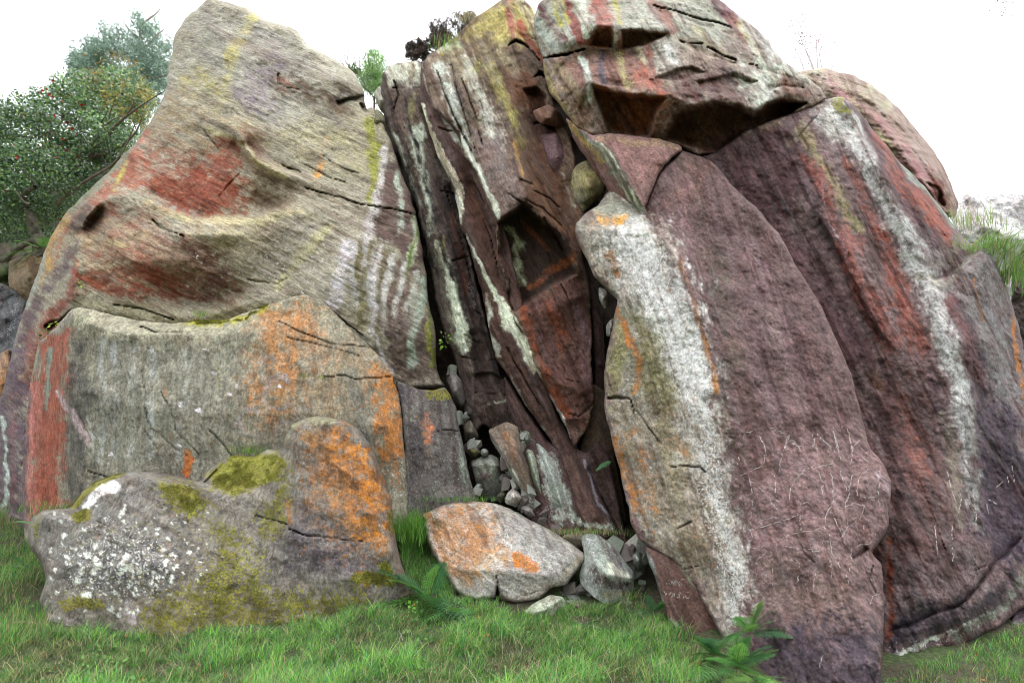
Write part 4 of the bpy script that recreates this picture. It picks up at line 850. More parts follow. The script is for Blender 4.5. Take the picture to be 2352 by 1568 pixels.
ROCK['J'] = build_rock('rock_slab', 'largest purple slab at the right centre, its left edge a white and orange lichened pillar', 'rock',
 [(1392,445,6.5),(1420,428,6.4),(1480,472,6.15),(1510,402,6.12),(1565,344,6.35),(1600,357,6.35),(1640,374,6.25),(1690,435,6.05),(1740,480,5.95),(1790,540,5.85),(1835,620,5.7),(1880,690,5.6),(1920,780,5.45),(1955,860,5.3),(1975,940,5.2),(1990,1000,5.1),(2000,1035,5.0),(2030,1065,4.95),(2047,1110,4.85),(2043,1170,4.8),(2038,1220,4.75),(2020,1245,4.7),(2000,1266,4.7),(2025,1295,4.65),(2033,1380,4.5),(2028,1480,4.3),(2025,1568,4.15),(2010,1650,4.05),(1750,1650,4.05),(1700,1580,4.5),(1665,1520,4.9),(1655,1458,5.05),(1620,1390,5.15),(1595,1345,5.25),(1550,1290,5.4),(1500,1262,5.5),(1470,1240,5.55),(1450,1200,5.6),(1430,1110,5.75),(1408,1020,5.8),(1390,950,5.85),(1388,860,5.9),(1395,800,5.95),(1408,740,6.0),(1418,690,5.95),(1395,660,5.95),(1365,635,5.95),(1345,590,6.0),(1322,545,6.05),(1322,515,6.1),(1345,490,6.2),(1375,474,6.4)],
 [[(1335,530,5.95),(1400,530,5.85),(1480,535,5.72),(1535,550,5.6)],[(1450,500,6.1),(1500,515,5.95)],
  [(1535,550,5.6),(1570,620,5.42),(1600,720,5.32),(1630,830,5.22),(1660,950,5.12),(1690,1100,4.98),(1715,1250,4.88),(1725,1380,4.82),(1720,1480,4.75)],
  [(1440,640,5.85),(1460,800,5.72),(1480,950,5.65),(1520,1100,5.45),(1560,1220,5.3)],
  [(1620,420,6.1),(1700,600,5.65),(1780,800,5.3),(1850,1000,4.95),(1900,1150,4.75),(1900,1350,4.45),(1880,1500,4.25)],[(1560,440,6.05),(1600,560,5.75),(1650,700,5.5)],[(1990,1100,4.75),(1985,1230,4.65)],[(1980,1300,4.6),(1990,1450,4.3)]],
 (132,106,104), paint,
 cuts=[([(1398,916,5),(1420,912,9),(1450,915,6),(1458,950,4)],.12),([(1460,940,3),(1490,980,4),(1520,1020,3)],.07),([(1540,1074,2),(1575,1070,4),(1610,1072,3),(1620,1085,2)],.09),([(1555,1212,2),(1590,1196,3)],.07),
  ([(1565,1310,2),(1605,1300,2.5)],.06),([(1770,1400,2),(1745,1290,2)],0),([(2005,1300,2),(1995,1330,4),(2010,1360,3)],.05),([(1840,1250,3),(1850,1270,4),(1870,1290,2)],.06),([(2070,1270,3)]*2,0),
  ([(1480,1150,2),(1500,1165,3)],.03)],
 steps=[([(2000,1262),(1960,1290)],.10,12),([(1330,555),(1365,640),(1395,665),(1418,690)],.05,8)],
 mat='slab', amp=.085, rim=12, rimd=.14, thick=1.1, pdir=72, tone=.50, streaks=.16)

# ---- leaning lower block with the scratched letters
def paint(p):
    p.area([(1490,1265),(1560,1300),(1650,1450),(1600,1460),(1530,1390)], (96,72,64), .9, 12); p.line([(1482,1262,5),(1500,1330,6),(1530,1400,6),(1560,1440,6)], (150,156,150), .8, .6)
    p.area([(1480,1255),(1660,1460),(1560,1460)], 'g', .3, 10); p.line([(1560,1300,6),(1590,1345,8)], (126,134,110), .7)
ROCK['K'] = build_rock('rock_block', 'dark brown leaning block with faint scratched letters, at the foot of the white pillar', 'rock',
 [(1478,1250,5.6),(1550,1275,5.5),(1610,1340,5.35),(1665,1458,5.2),(1660,1520,5.0),(1560,1470,5.05),(1530,1410,5.18),(1510,1345,5.33),(1490,1290,5.5)],
 [[(1500,1290,5.42),(1545,1380,5.2),(1600,1450,5.1)]], (102,78,70), paint, amp=.04, rim=8, rimd=.12, thick=.7)

# ---- right slabs
def paint(p):
    p.area([(1600,350),(1900,240),(1800,500),(2000,800),(1960,1000),(1850,760),(1700,480)], (108,78,80), .9, 14)
    p.line([(1700,300,14),(1800,265,10)], (160,140,120), .6, .8)
    p.line([(1790,300,8),(1850,400,14),(1930,560,20)], (104,84,90), .6, .8, 1, streak=True)
    p.line([(1880,240,10),(1840,300,10),(1820,330,10)], (150,134,118), .6)
    p.line([(1850,290,12),(1880,380,12),(1930,460,12),(1960,520,12)], (148,138,104), .8, .7, 1, streak=True)
    p.line([(1850,360,10),(1900,460,14),(1950,580,18),(2000,700,24),(2040,790,22)], (154,96,86), .85, 1.0, 1.2, streak=True)
    p.line([(1940,370,8),(1980,440,14),(2030,560,18),(2080,680,24),(2110,790,22)], (150,86,72), .85, 1.0, 1.2, streak=True)
    p.line([(1990,560,9),(2020,640,10)], (110,84,80), .7, .8, 1.2)
    p.line([(1935,225,16),(1900,280,26),(1950,320,20)], (184,182,174), .8, .7)
    p.line([(1935,240,16),(1960,310,20),(2000,400,22),(2050,500,22),(2090,580,22),(2130,640,26),(2150,720,28),(2175,800,24),(2205,920,20),(2220,1040,14),(2230,1160,12)], (176,176,172), .9, .9, 1.1, streak=True)
    p.line([(1935,240,16),(2000,400,22),(2090,580,22),(2150,720,28),(2205,920,18),(2230,1160,8)], 'g', .52, .9)
    p.line([(1960,250,9),(2010,330,11),(2060,430,13),(2100,500,14),(2150,560,16)], (104,72,74), .9, .5, .8)
    p.line([(2010,310,9),(2060,400,12),(2120,470,18),(2165,530,18),(2180,570,12)], (154,86,70), .9, .6, .9)
    p.line([(2070,380,4),(2130,440,5),(2190,520,7)], (134,142,130), .95, .4)
    p.area([(2120,620),(2200,540),(2225,560),(2180,620)], (132,118,110), .8, 8)
    p.line([(2115,640,8),(2180,655,8),(2230,600,8),(2262,575,6)], (150,146,132), .8)
    p.area([(2180,660),(2262,575),(2300,640),(2340,800),(2370,1100),(2300,1100),(2230,800)], (134,130,128), .75, 20)
    p.line([(2190,680,12),(2215,760,16),(2240,860,18),(2250,930,14)], (120,76,74), .85, .6, .9, streak=True)
    p.line([(2240,650,3),(2255,710,4),(2262,735,5)], 'orange', .9, .6); p.line([(2325,720,4),(2335,790,7),(2345,860,7),(2350,910,6)], 'orange', 1, .5); p.line([(2330,740,4),(2343,850,5)], (206,120,40), .7)
    p.area([(2240,900),(2352,950),(2380,1250),(2300,1300),(2230,1200)], (84,70,84), .85, 20, .8, True)
    p.area([(1980,900),(2100,850),(2160,1000),(2180,1200),(2150,1300),(2000,1280)], (110,80,76), .85, 20, .9, True)
    p.line([(2060,880,10),(2090,1000,12),(2130,1100,10)], (146,94,80), .6, .8, 1, streak=True); p.line([(2000,860,14),(2030,900,10)], (112,78,60), .8)
    p.line([(2130,860,8),(2170,1000,12)], (104,80,90), .6, .8); p.line([(2170,960,12),(2195,1100,12),(2210,1200,10)], (142,132,118), .7, .7, .9, streak=True)
    p.line([(2225,960,8),(2245,1080,10),(2250,1200,10)], (150,148,140), .6, .8, .9, streak=True)
    p.line([(2210,700,12),(2250,850,16),(2290,1000,18),(2300,1200,20)], (84,66,74), .6, .9, 1, streak=True)
    p.line([(1990,860,12),(2010,960,16),(2060,1100,18),(2090,1240,16)], (84,62,62), .6, .9, 1, streak=True)
    p.line([(1720,330,8),(1800,460,12),(1900,640,16),(1960,760,12)], (92,70,72), .6, .9, 1, streak=True)
    p.line([(2038,1240,5),(2048,1320,8),(2050,1400,9),(2042,1470,8)], (150,74,40), .95, .5, .8)
    p.area([(2060,1280),(2250,1250),(2280,1330),(2240,1400),(2070,1400)], (116,96,96), .7, 25, 1)
    p.area([(2060,1390),(2250,1370),(2340,1290),(2340,1360),(2200,1450),(2050,1500)], (70,60,68), .9, 16)
    for k in range(9): p.line([(2050+k*25,1510-k*12+(k%3)*8,4),(2085+k*25,1498-k*13,2.5)], (176,180,168), .8, .6, .9)
    p.area([(2030,1480),(2150,1460),(2300,1400),(2200,1480),(2040,1560)], 'g', .55, 12); p.line([(2200,1460,8),(2300,1390,10),(2352,1310,12)], (124,128,114), .7)
    p.line([(1940,226,8),(1935,240,9)], 'moss', 1, .3); p.line([(1920,236,16),(1945,262,8)], 'moss', .7)
    p.line([(2255,563,8),(2275,566,6)], 'moss', .9); p.area([(1620,350),(1900,250),(1960,500),(1800,500)], 'g', .12, 20)
    p.line([(1690,420,2),(1720,470,2),(1790,560,2),(1850,650,2),(1900,740,2)], (170,160,166), .4, .6, 1); p.line([(1880,430,1.5),(1915,520,1.5),(1950,600,2)], (170,160,166), .4)
ROCK['L'] = build_rock('rock_slab', 'broad red, grey and purple striped slab at the far right, behind the largest purple slab', 'rock',
 [(1555,345,6.7),(1605,356,6.65),(1640,350,6.6),(1700,305,6.6),(1790,268,6.7),(1850,244,6.8),(1895,228,6.8),(1935,222,6.8),(1955,235,6.9),(2000,290,6.9),(2070,375,6.8),(2130,435,6.7),(2190,515,6.6),(2225,560,6.5),(2262,563,6.3),(2290,600,6.3),(2320,680,6.2),(2345,770,6.1),(2372,900,5.9),(2385,1000,5.8),(2400,1380,5.3),(2340,1400,5.2),(2300,1440,5.1),(2230,1475,5.0),(2150,1520,4.8),(2060,1580,4.6),(2010,1610,4.5),(1960,1610,4.9),(1940,1300,5.35),(1930,1000,5.7),(1840,800,6.0),(1740,600,6.3),(1640,450,6.6)],
 [[(1940,236,6.6),(1990,330,6.35),(2040,440,6.1),(2090,550,5.9),(2130,640,5.75),(2165,750,5.62),(2195,900,5.5),(2225,1050,5.4),(2250,1200,5.25)],
  [(1760,340,6.6),(1850,550,6.3),(1950,750,6.0),(2010,870,5.85)],[(1860,330,6.5),(1910,460,6.15),(1960,600,5.9),(2010,700,5.75),(2058,800,5.65)],[(1990,400,6.35),(2070,620,5.95),(2130,800,5.75)],
  [(1990,950,5.72),(1990,1100,5.5),(2070,1120,5.2),(2110,1250,5.0),(2110,1400,4.85)],[(2060,860,5.65),(2120,980,5.5)],
  [(2010,330,6.6),(2100,450,6.35),(2170,550,6.25)],[(2180,668,5.85),(2262,600,6.0),(2300,900,5.8),(2320,1150,5.45)],[(2100,1450,4.75),(2200,1420,4.85),(2300,1340,5.1)]],
 (126,104,102), paint,
 cuts=[([(1985,1000,4),(1995,1050,5),(2015,1075,3)],.25),([(2110,1100,2),(2150,1200,3),(2170,1260,2)],.04),([(2240,1310,3),(2262,1298,4)],.05),([(2075,1380,2),(2090,1370,3)],.04),([(1895,250,4),(1850,290,3),(1830,320,3)],.05)],
 steps=[([(2262,566),(2225,600),(2185,640),(2130,648)],.22,30),([(2352,1228),(2290,1300),(2210,1392),(2100,1436),(2040,1455)],.14,12),([(1880,480),(1950,620),(2000,730),(2060,805)],.16,30),([(2060,805),(1990,875)],.08,15)],
 mat='slab', amp=.10, rim=14, rimd=.3, thick=1.6, pdir=64, tone=.50, streaks=.24, aniso=4)

# ---- rocks further back
def paint(p):
    p.area([(1840,160),(2000,190),(2060,260),(1960,260),(1880,220)], (172,166,140), .7, 20, 1)
    p.line([(1900,190,14),(2000,260,20),(2080,350,24),(2140,440,26)], (168,122,122), .7, .8, 1.2)
    p.line([(1960,230,8),(2040,330,10),(2090,420,10)], (176,176,134), .6, .8, 1.1); p.area([(2130,410),(2170,410),(2190,470),(2150,480)], (120,70,56), .8, 8)
ROCK['M'] = build_rock('rock_outcrop', 'rounded pinkish outcrop against the white sky, behind the striped slab at the upper right', 'rock',
 [(1830,168,9.2),(1870,158,9.2),(1900,158,9.2),(1930,166,9.2),(1960,172,9.2),(2000,195,9.2),(2040,225,9.1),(2075,260,9.1),(2105,300,9.1),(2140,340,9.0),(2170,385,8.9),(2188,430,8.8),(2203,465,8.8),(2195,500,8.7),(2150,500,8.7),(2050,500,8.7),(1900,320,8.8)],
 [[(1900,200,8.7),(2000,260,8.4),(2080,360,8.2),(2140,440,8.1)]], (158,136,124), paint, cuts=[([(2130,420,8),(2150,430,14),(2165,470,10)],.4),([(2090,300,3),(2110,330,4)],.1)], mat='strata', strat=.05, strat_dir=15, amp=.12, rim=20, rimd=.4, thick=2.0)
ROCK['N'] = build_rock('rock_outcrop', 'pale grey washed-out outcrop behind the grass tuft at the right edge', 'rock',
 [(2185,480,10.5),(2215,445,10.6),(2260,440,10.6),(2380,432,10.6),(2560,450,10.5),(2750,600,10.3),(2780,1180,9.6),(2250,1180,9.6),(2200,600,10.2)], [[(2260,520,10),(2380,560,9.9)],[(2270,560,10.1),(2352,450,10.2)]], (200,196,196), None, mat='pale', amp=.15, rim=20, rimd=.4, thick=1.5)
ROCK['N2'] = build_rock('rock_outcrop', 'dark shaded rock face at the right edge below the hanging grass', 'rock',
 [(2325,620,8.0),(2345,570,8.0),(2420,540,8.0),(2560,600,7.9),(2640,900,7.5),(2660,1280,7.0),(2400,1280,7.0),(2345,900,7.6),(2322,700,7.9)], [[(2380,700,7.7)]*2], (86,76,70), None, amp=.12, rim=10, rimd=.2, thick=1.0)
ROCK['N3'] = build_rock('rock_block', 'purple-grey flat stone at the lower right edge on the worn grass', 'rock',
 [(2322,1425,5.2),(2330,1400,5.4),(2400,1330,5.6),(2450,1400,5.3),(2450,1480,5.0),(2330,1460,5.0)], [[(2370,1410,5.2)]*2], (120,104,112), None, amp=.05, rim=8, rimd=.1, thick=.6)
def paint(p):
    p.area([(0,560),(140,560),(100,700),(0,700)], (98,84,64), .8, 20); p.area([(-20,640),(60,660),(40,820),(-20,820)], (92,94,96), .8, 16, 1, True); p.line([(30,700,10),(20,760,10)], 'g', .6)
ROCK['R0'] = build_rock('rock_outcrop', 'brown mossy rock in the gap under the holly bush at the left edge', 'rock',
 [(20,600,9.6),(60,585,9.6),(110,560,9.6),(130,600,9.4),(95,690,9.2),(60,720,9.2),(30,690,9.3),(18,640,9.4)], [[(65,640,9.2)]*2], (122,104,78), None, amp=.12, rim=14, rimd=.3, thick=1.0)
ROCK['R1'] = build_rock('rock_outcrop', 'dark grey angular rock at the left edge below the holly bush', 'rock',
 [(-30,660,9.0),(0,650,9.0),(35,665,9.0),(60,690,8.9),(55,740,8.8),(35,800,8.7),(10,880,8.6),(-30,900,8.6)], [[(10,730,8.6)]*2], (96,92,96), paint, amp=.12, rim=12, rimd=.25, thick=1.0)
ROCK['R2'] = build_rock('rock_outcrop', 'low rock with orange lichen at the left edge beside the purple flank', 'rock',
 [(-40,830,8.6),(0,810,8.6),(20,800,8.5),(26,850,8.4),(14,920,8.3),(5,960,8.3),(-40,1000,8.3)], [[(0,880,8.3)]*2], (150,120,90), lambda p: (p.area([(-20,860),(20,820),(14,920),(-10,960)], 'orange', .8, 8)), amp=.08, rim=10, rimd=.2, thick=.8)
def paint(p): p.area([(0,0),(2400,0),(2400,1600),(0,1600)], (62,52,44), 1, 5)
ROCK['X'] = build_rock('dark_cliff_backing', '', '', [(300,520,9.4),(600,330,9.4),(850,300,9.4),(884,262,9.3),(900,200,9.3),(990,160,9.3),(1200,60,9.3),(1600,40,9.0),(1850,260,9.3),(2150,540,9.0),(2250,800,8.5),(2300,1400,8.2),(1200,1380,7.6),(100,1250,8.4),(60,900,9)],
 [[(1000,600,8.4),(1050,900,7.9),(1300,1100,7.5)],[(1350,500,7.9),(1380,1000,7.2)]], (70,58,48), None, amp=.2, rim=10, rimd=.1, thick=2.5, s=8, h=16, kind='structure')  # backing rock; the darkness seen through the cracks is put into its colour

def paint(p): p.area([(-300,300),(500,300),(500,1300),(-300,1300)], (74,66,46), 1, 5); p.blot(60, (-100,450,330,1000), 26, (60,74,36), .8, seed=2)
ROCK['BK'] = build_rock('wooded_bank', '', '', [(-400,430,15),(-200,420,15),(0,400,15),(200,380,15),(330,380,15),(420,500,14),(300,900,12),(150,1230,11),(-100,1230,9.5),(-400,1230,9.5)], [[(0,700,12.5),(200,700,12.5)]], (70,64,46), paint, amp=.35, rim=20, rimd=.5, thick=2, s=7, h=14, kind='structure')
# ---- fallen stones (outlines, depth at rim / middle)
def stone(lbl, pts, dr, dc, col, mat='slab', white=.4, moss=0, ridge=None, amp=.02, name='fallen_stone', th=.35, dark=None, extra=None, facet=.20):
    cx = sum(p[0] for p in pts)/len(pts); cy = sum(p[1] for p in pts)/len(pts)
    def pf(p):
        p.area(pts, 'g', white, 4); 
        if moss: p.area(pts, 'moss', moss, 6)
        if dark: p.area(dark, (92,76,74), .8, 6)
        if extra: extra(p)
    xs = [p[0] for p in pts]; wd = max(xs)-min(xs)
    return build_rock(name, lbl, 'stone', [(p[0], p[1], (p[2] if len(p) > 2 else dr)) for p in pts], [ridge if ridge else [(cx,cy,dc),(cx+1,cy+1,dc)]], col, pf, mat=mat, amp=amp, rim=max(2, min(5, wd*.07)), rimd=.03, thick=th, s=2.5, h=3, rgh=1.6, facet=facet)
stone('squarish grey stone with a purple centre, tucked beside the narrow dark wedge block', [(1079,1057),(1127,1042),(1148,1054),(1163,1111),(1151,1152),(1109,1150),(1094,1111)], 6.5, 6.3, (142,144,134), ridge=[(1085,1070,6.4),(1120,1062,6.28),(1150,1070,6.35)], dark=[(1105,1075),(1130,1090),(1125,1120),(1108,1105)])
stone('long pointed brown stone leaning over the fallen stones, narrowing to its lower tip', [(1121,988),(1163,967),(1190,979),(1199,1033),(1226,1102),(1248,1166),(1220,1165),(1175,1102),(1148,1042),(1127,1009)], 6.45, 6.2, (120,106,92), ridge=[(1128,995,6.35),(1155,1040,6.22),(1185,1095,6.15),(1225,1158,6.1)], white=.35, extra=lambda p: (p.line([(1125,1000,4),(1160,1060,5),(1200,1120,5),(1228,1160,5)], (156,162,150), .9), p.line([(1170,1000,8),(1185,1060,6)], (148,112,80), .6)))
stone('thin green-streaked stone strip standing beside the long pointed stone', [(1199,1027),(1229,1027),(1250,1100),(1262,1174),(1248,1170),(1222,1102)], 6.5, 6.35, (140,148,132), white=.5, moss=.45, ridge=[(1212,1035,6.38),(1235,1110,6.3),(1254,1165,6.25)])
stone('whitish stone slab propped against the foot of the dark slab', [(1229,1015),(1268,1039),(1298,1100),(1318,1170),(1322,1204),(1280,1200),(1253,1126)], 6.42, 6.25, (150,156,146), white=.6, ridge=[(1240,1025,6.35),(1275,1110,6.2),(1300,1195,6.12)])
stone('small white stone just above the flat orange-grey boulder', [(1157,1150),(1165,1132),(1181,1117),(1198,1132),(1204,1150),(1190,1165),(1165,1160)], 6.25, 6.1, (196,192,184), white=.5, ridge=[(1165,1148,6.12),(1185,1130,6.08),(1200,1145,6.12)])
stone('pinkish pebble-sized stone behind the right shoulder of the flat boulder', [(1190,1159),(1205,1150),(1223,1168),(1232,1188),(1215,1192)], 6.2, 6.1, (158,150,146), white=.4)
stone('small dark stone with a pale rim, high in the narrow gap', [(1061,967),(1079,962),(1092,985),(1101,1003),(1091,1017),(1070,1015)], 6.75, 6.6, (104,98,86), white=.3, moss=.3)
stone('upright split stone with a pale left edge, topmost in the narrow gap', [(1025,862),(1043,850),(1061,877),(1072,931),(1052,940),(1040,913)], 6.95, 6.8, (116,110,106), white=.4, ridge=[(1036,865,6.85),(1046,900,6.78),(1058,930,6.8)])
stone('mossy lump of stone low in the narrow gap', [(1070,1033),(1085,1020),(1102,1028),(1106,1046),(1082,1056)], 6.65, 6.5, (110,112,84), moss=.6)
stone('tiny grey stone above the squarish grey stone', [(1103,1033),(1113,1028),(1123,1036),(1121,1047),(1105,1049)], 6.5, 6.42, (150,152,144), white=.4)
stone('dark stone wedged behind the split upright stone', [(1062,920),(1085,940),(1100,975),(1080,965),(1066,950)], 7.0, 6.85, (86,82,76), white=.2)
stone('greenish stone behind the long pointed stone', [(1190,975),(1215,990),(1235,1025),(1215,1035),(1196,1020)], 6.65, 6.55, (112,118,102), white=.4)
stone('mossy pale stone sliver under the squarish grey stone', [(1140,1140),(1158,1120),(1168,1112),(1160,1140),(1150,1160)], 6.4, 6.3, (132,136,112), moss=.4)
stone('big angular grey stone with a purple underside, standing right of the flat boulder', [(1335,1232,5.75),(1345,1223,5.75),(1374,1227,5.8),(1403,1249,5.8),(1428,1277,5.75),(1457,1317,5.7),(1455,1350,5.6),(1449,1382,5.5),(1395,1390,5.4),(1360,1368,5.45),(1334,1345,5.5),(1330,1320,5.55),(1342,1270,5.65)], 5.7, 5.5, (150,154,146), white=.55, amp=.035, th=.5,
      ridge=[(1350,1235,5.68),(1366,1290,5.45),(1395,1318,5.36),(1452,1328,5.5)], dark=[(1366,1300),(1395,1325),(1450,1332),(1440,1345),(1395,1345),(1372,1330)], extra=lambda p: (p.line([(1410,1300,14),(1440,1322,9)], (204,208,190), .8, .6), p.line([(1395,1270,9),(1420,1290,10)], (110,98,100), .6), p.line([(1395,1370,12),(1440,1365,10)], (158,152,120), .7)))
stone('pale green flat stone in the grass under the flat boulder', [(1192,1412),(1225,1385),(1262,1364),(1292,1370),(1300,1392),(1296,1420),(1262,1425),(1237,1440),(1205,1425)], 5.3, 5.18, (172,178,156), white=.5, ridge=[(1200,1412,5.25),(1250,1400,5.15),(1285,1375,5.2)])
stone('grey stone with a pale foot, wedged between the big angular stone and the pillar', [(1440,1265),(1455,1240),(1478,1255),(1484,1290),(1470,1320),(1449,1302)], 5.9, 5.75, (124,128,120), white=.4, ridge=[(1448,1268,5.8),(1468,1285,5.72),(1466,1312,5.75)])
stone('small brown slab lying in the dark gap right of the pale green stone', [(1300,1388),(1325,1378),(1348,1376),(1354,1393),(1335,1408),(1305,1408)], 5.5, 5.42, (126,112,106), white=.35)
stone('dark stone in the shade behind the scratched block', [(1462,1330),(1489,1345),(1497,1372),(1480,1378),(1465,1360)], 5.85, 5.75, (82,78,70), white=.2)
stone('grey shelf of rock behind the big angular stone, bearing dry grass', [(1285,1235),(1310,1215),(1400,1215),(1432,1240),(1420,1262),(1345,1275),(1300,1262)], 6.1, 5.95, (132,124,104), white=.3, moss=.35)
stone('pale stone stuck high in the dark gap beside the white pillar', [(1375,660),(1392,665),(1400,690),(1392,712),(1380,700),(1374,680)], 6.6, 6.5, (186,184,172), white=.3)
stone('second pale stone in the dark gap, just below the higher one', [(1392,745),(1410,728),(1416,745),(1404,772),(1393,775)], 6.5, 6.4, (184,182,176), white=.3)
stone('thin dark purple spike of rock in the gap behind the hanging rusty face', [(1355,640),(1385,720),(1392,900),(1388,1000),(1372,960),(1362,800)], 6.95, 6.85, (92,70,66), white=.2, th=.4)
stone('dark greenish ledge of rock left of the pillar, behind the hanging face', [(1362,880),(1392,900),(1410,1040),(1440,1200),(1400,1190),(1370,1080),(1330,1040),(1345,980)], 6.75, 6.6, (90,74,60), white=.2, th=.5)
stone('block of brown rock jutting above the dark gap left of the chockstone', [(1222,255),(1262,240),(1290,262),(1300,295),(1262,290),(1235,280)], 6.95, 6.85, (130,98,82), white=.15, th=.4)
stone('small purple plate of rock under the jutting brown block', [(1240,310),(1280,305),(1300,345),(1312,400),(1290,420),(1262,380)], 7.0, 6.88, (118,92,96), white=.15, th=.3)
stone('pale rounded rock at the top of the long crack, beside the small tree', [(858,215),(872,195),(890,215),(892,240),(880,262),(868,245)], 8.0, 7.85, (176,176,160), white=.4)
stone('mossy stone lodged in the top of the long crack', [(845,255),(868,250),(884,265),(886,300),(870,305),(852,280)], 7.65, 7.5, (112,110,80), white=.2, moss=.5)
# flat boulder
def paint(p):
    p.area([(970,1185),(1040,1158),(1200,1172),(1340,1270),(1300,1340),(1180,1380),(1060,1370),(1000,1290)], (162,158,152), .9, 12)
    p.area([(970,1180),(1060,1155),(1110,1160),(1150,1220),(1150,1300),(1060,1330),(1010,1290)], (176,136,100), .8, 26)
    p.area([(968,1180),(1060,1158),(1090,1180),(1030,1220),(1030,1300),(990,1260)], 'orange', .85, 18); p.area([(1000,1180),(1110,1165),(1200,1260),(1100,1330),(1020,1290)], 'orange', .68, 30)
    p.line([(1190,1280,14),(1215,1305,18)], 'orange', 1, .5); p.line([(1190,1280,12),(1215,1303,15)], (222,134,50), .85, .5, .9); p.line([(1100,1300,20),(1120,1330,14)], 'orange', .35)
    p.area([(1150,1160),(1345,1270),(1260,1350),(1150,1380),(1100,1300)], 'g', .5, 20); p.area([(1060,1330),(1200,1350),(1180,1385),(1070,1385)], 'g', .5, 10)
    p.line([(1280,1340,8),(1310,1310,8)], (110,106,112), .6); p.line([(1240,1370,6),(1340,1290,6)], (168,164,140), .6)
ROCK['O'] = build_rock('flat_boulder', 'flat pale boulder with orange left side and one bright orange spot, lying on fallen stones', 'boulder',
 [(968,1182,6.0),(1000,1165,6.1),(1040,1154,6.1),(1090,1151,6.1),(1130,1153,6.1),(1170,1165,6.1),(1210,1190,6.1),(1262,1215,6.0),(1310,1245,5.9),(1345,1272,5.8),(1342,1290,5.75),(1320,1320,5.65),(1300,1345,5.6),(1265,1350,5.55),(1240,1373,5.5),(1205,1385,5.48),(1175,1383,5.45),(1147,1375,5.45),(1143,1345,5.43),(1138,1372,5.42),(1100,1380,5.42),(1070,1378,5.45),(1045,1355,5.5),(1020,1315,5.6),(990,1270,5.75),(975,1220,5.9)],
 [[(1000,1190,5.85),(1100,1195,5.85),(1220,1240,5.7),(1310,1290,5.62)],[(1060,1310,5.45),(1150,1310,5.4),(1260,1320,5.45)]], (176,168,156), paint,
 cuts=[([(1142,1378,3),(1143,1340,3),(1138,1320,1.5)],.1),([(1180,1372,1.5),(1240,1355,2),(1290,1345,1.5)],.05)], mat='pale', amp=.035, rim=14, rimd=.18, thick=.35, strat=.012, strat_dir=30)

# ---- angular rubble filling the cleft and the foot of the slabs
def pebble_mesh(seed):
    g = np.random.default_rng(seed); v = np.array([(a, b, c) for a in (-1, 1) for b in (-1, 1) for c in (-1, 1)], float)*np.array([.9, .7, .6])+g.normal(0, .28, (8, 3))
    import bmesh
    bm = bmesh.new(); [bm.verts.new(p) for p in v]; bmesh.ops.convex_hull(bm, input=bm.verts); 
    for x in [x for x in bm.verts if not x.link_faces]: bm.verts.remove(x)
    bmesh.ops.bevel(bm, geom=bm.edges[:], offset=.035, segments=1, affect='EDGES'); me = bpy.data.meshes.new('rubble_stone'); bm.to_mesh(me); bm.free()
    at = me.color_attributes.new('Col', 'FLOAT_COLOR', 'POINT'); n = len(me.vertices); c = lin([(150,152,142),(116,108,100),(134,140,126),(104,92,88),(168,166,156)][seed % 5])*.8
    at.data.foreach_set('color', np.tile(np.append(c, 1.), n).astype(np.float32)); mk = me.color_attributes.new('Mask', 'FLOAT_COLOR', 'POINT'); mk.data.foreach_set('color', np.tile([0, .5, (.35 if seed % 5 == 2 else 0), 1], n).astype(np.float32)); me.materials.append(MAT['pale']); return me
_pm = [pebble_mesh(k) for k in range(10)]; _g = np.random.default_rng(17); _k = 0
for (xa, ya, xb, yb, n, r0, r1, Y0) in ((1052,940,1075,1030,3,.05,.09,6.98),(1070,1010,1110,1060,4,.04,.08,6.75),(1150,1045,1170,1120,7,.035,.07,6.45),(1170,1110,1235,1170,10,.04,.075,6.35),(1190,985,1240,1030,6,.05,.09,6.75),(1225,1165,1300,1225,10,.04,.08,6.3),(1300,1350,1350,1395,7,.05,.09,5.75),(1410,1225,1480,1330,10,.05,.10,6.0),(1455,1320,1495,1390,6,.05,.09,5.9),(1090,1120,1110,1150,3,.04,.06,6.45),(1010,840,1055,900,2,.06,.1,7.2),(1395,1385,1450,1410,4,.04,.07,5.6),(1245,1385,1300,1420,4,.03,.05,5.5)):
    for q in range(n):
        o = bpy.data.objects.new('rubble_stone', _pm[_k % 10]); SC.collection.objects.link(o); o.location = W(_g.uniform(xa, xb), _g.uniform(ya, yb), Y0+_g.uniform(-.08, .12)); r = _g.uniform(r0, r1); o.scale = (r*1.1, r*_g.uniform(.7, 1.2), r*_g.uniform(.4, 1.6)); o.rotation_euler = _g.uniform(0, 6, 3)
        tag(o, 'small angular grey rubble stone wedged in the cleft below the dark slabs', 'stone', 'small rubble in the cleft'); _k += 1
# ================================================================ ground
_gc = [(0,1568,4.08),(300,1568,4.08),(700,1568,4.08),(1200,1568,4.08),(300,1500,4.75),(700,1480,4.95),(950,1420,5.35),(1050,1400,5.45),(1250,1430,5.25),(1450,1400,5.5),(1600,1480,4.95),(1700,1567,4.4),
       (20,1190,7.0),(60,1290,6.0),(0,1300,6.1),(80,1420,5.25),(20,1450,5.05),(-200,1200,7.5),(-200,1400,5.6),(950,1300,5.75),(958,1165,6.25),(930,1160,6.3),(1150,1170,6.5),(1300,1225,6.4),(1420,1230,6.35),
       (2040,1568,4.55),(2200,1495,4.9),(2340,1445,5.0),(2352,1568,4.15),(2500,1440,5.2),(0,1180,8),(-100,1000,9.5),(0,960,9.0),(1250,1425,5.45),(1180,1400,5.7),(1120,1395,5.7),(1400,1400,5.7),(1325,1410,5.55),(1470,1395,5.7),(1080,1400,5.6),(60,1300,5.7),(75,1350,5.5)]
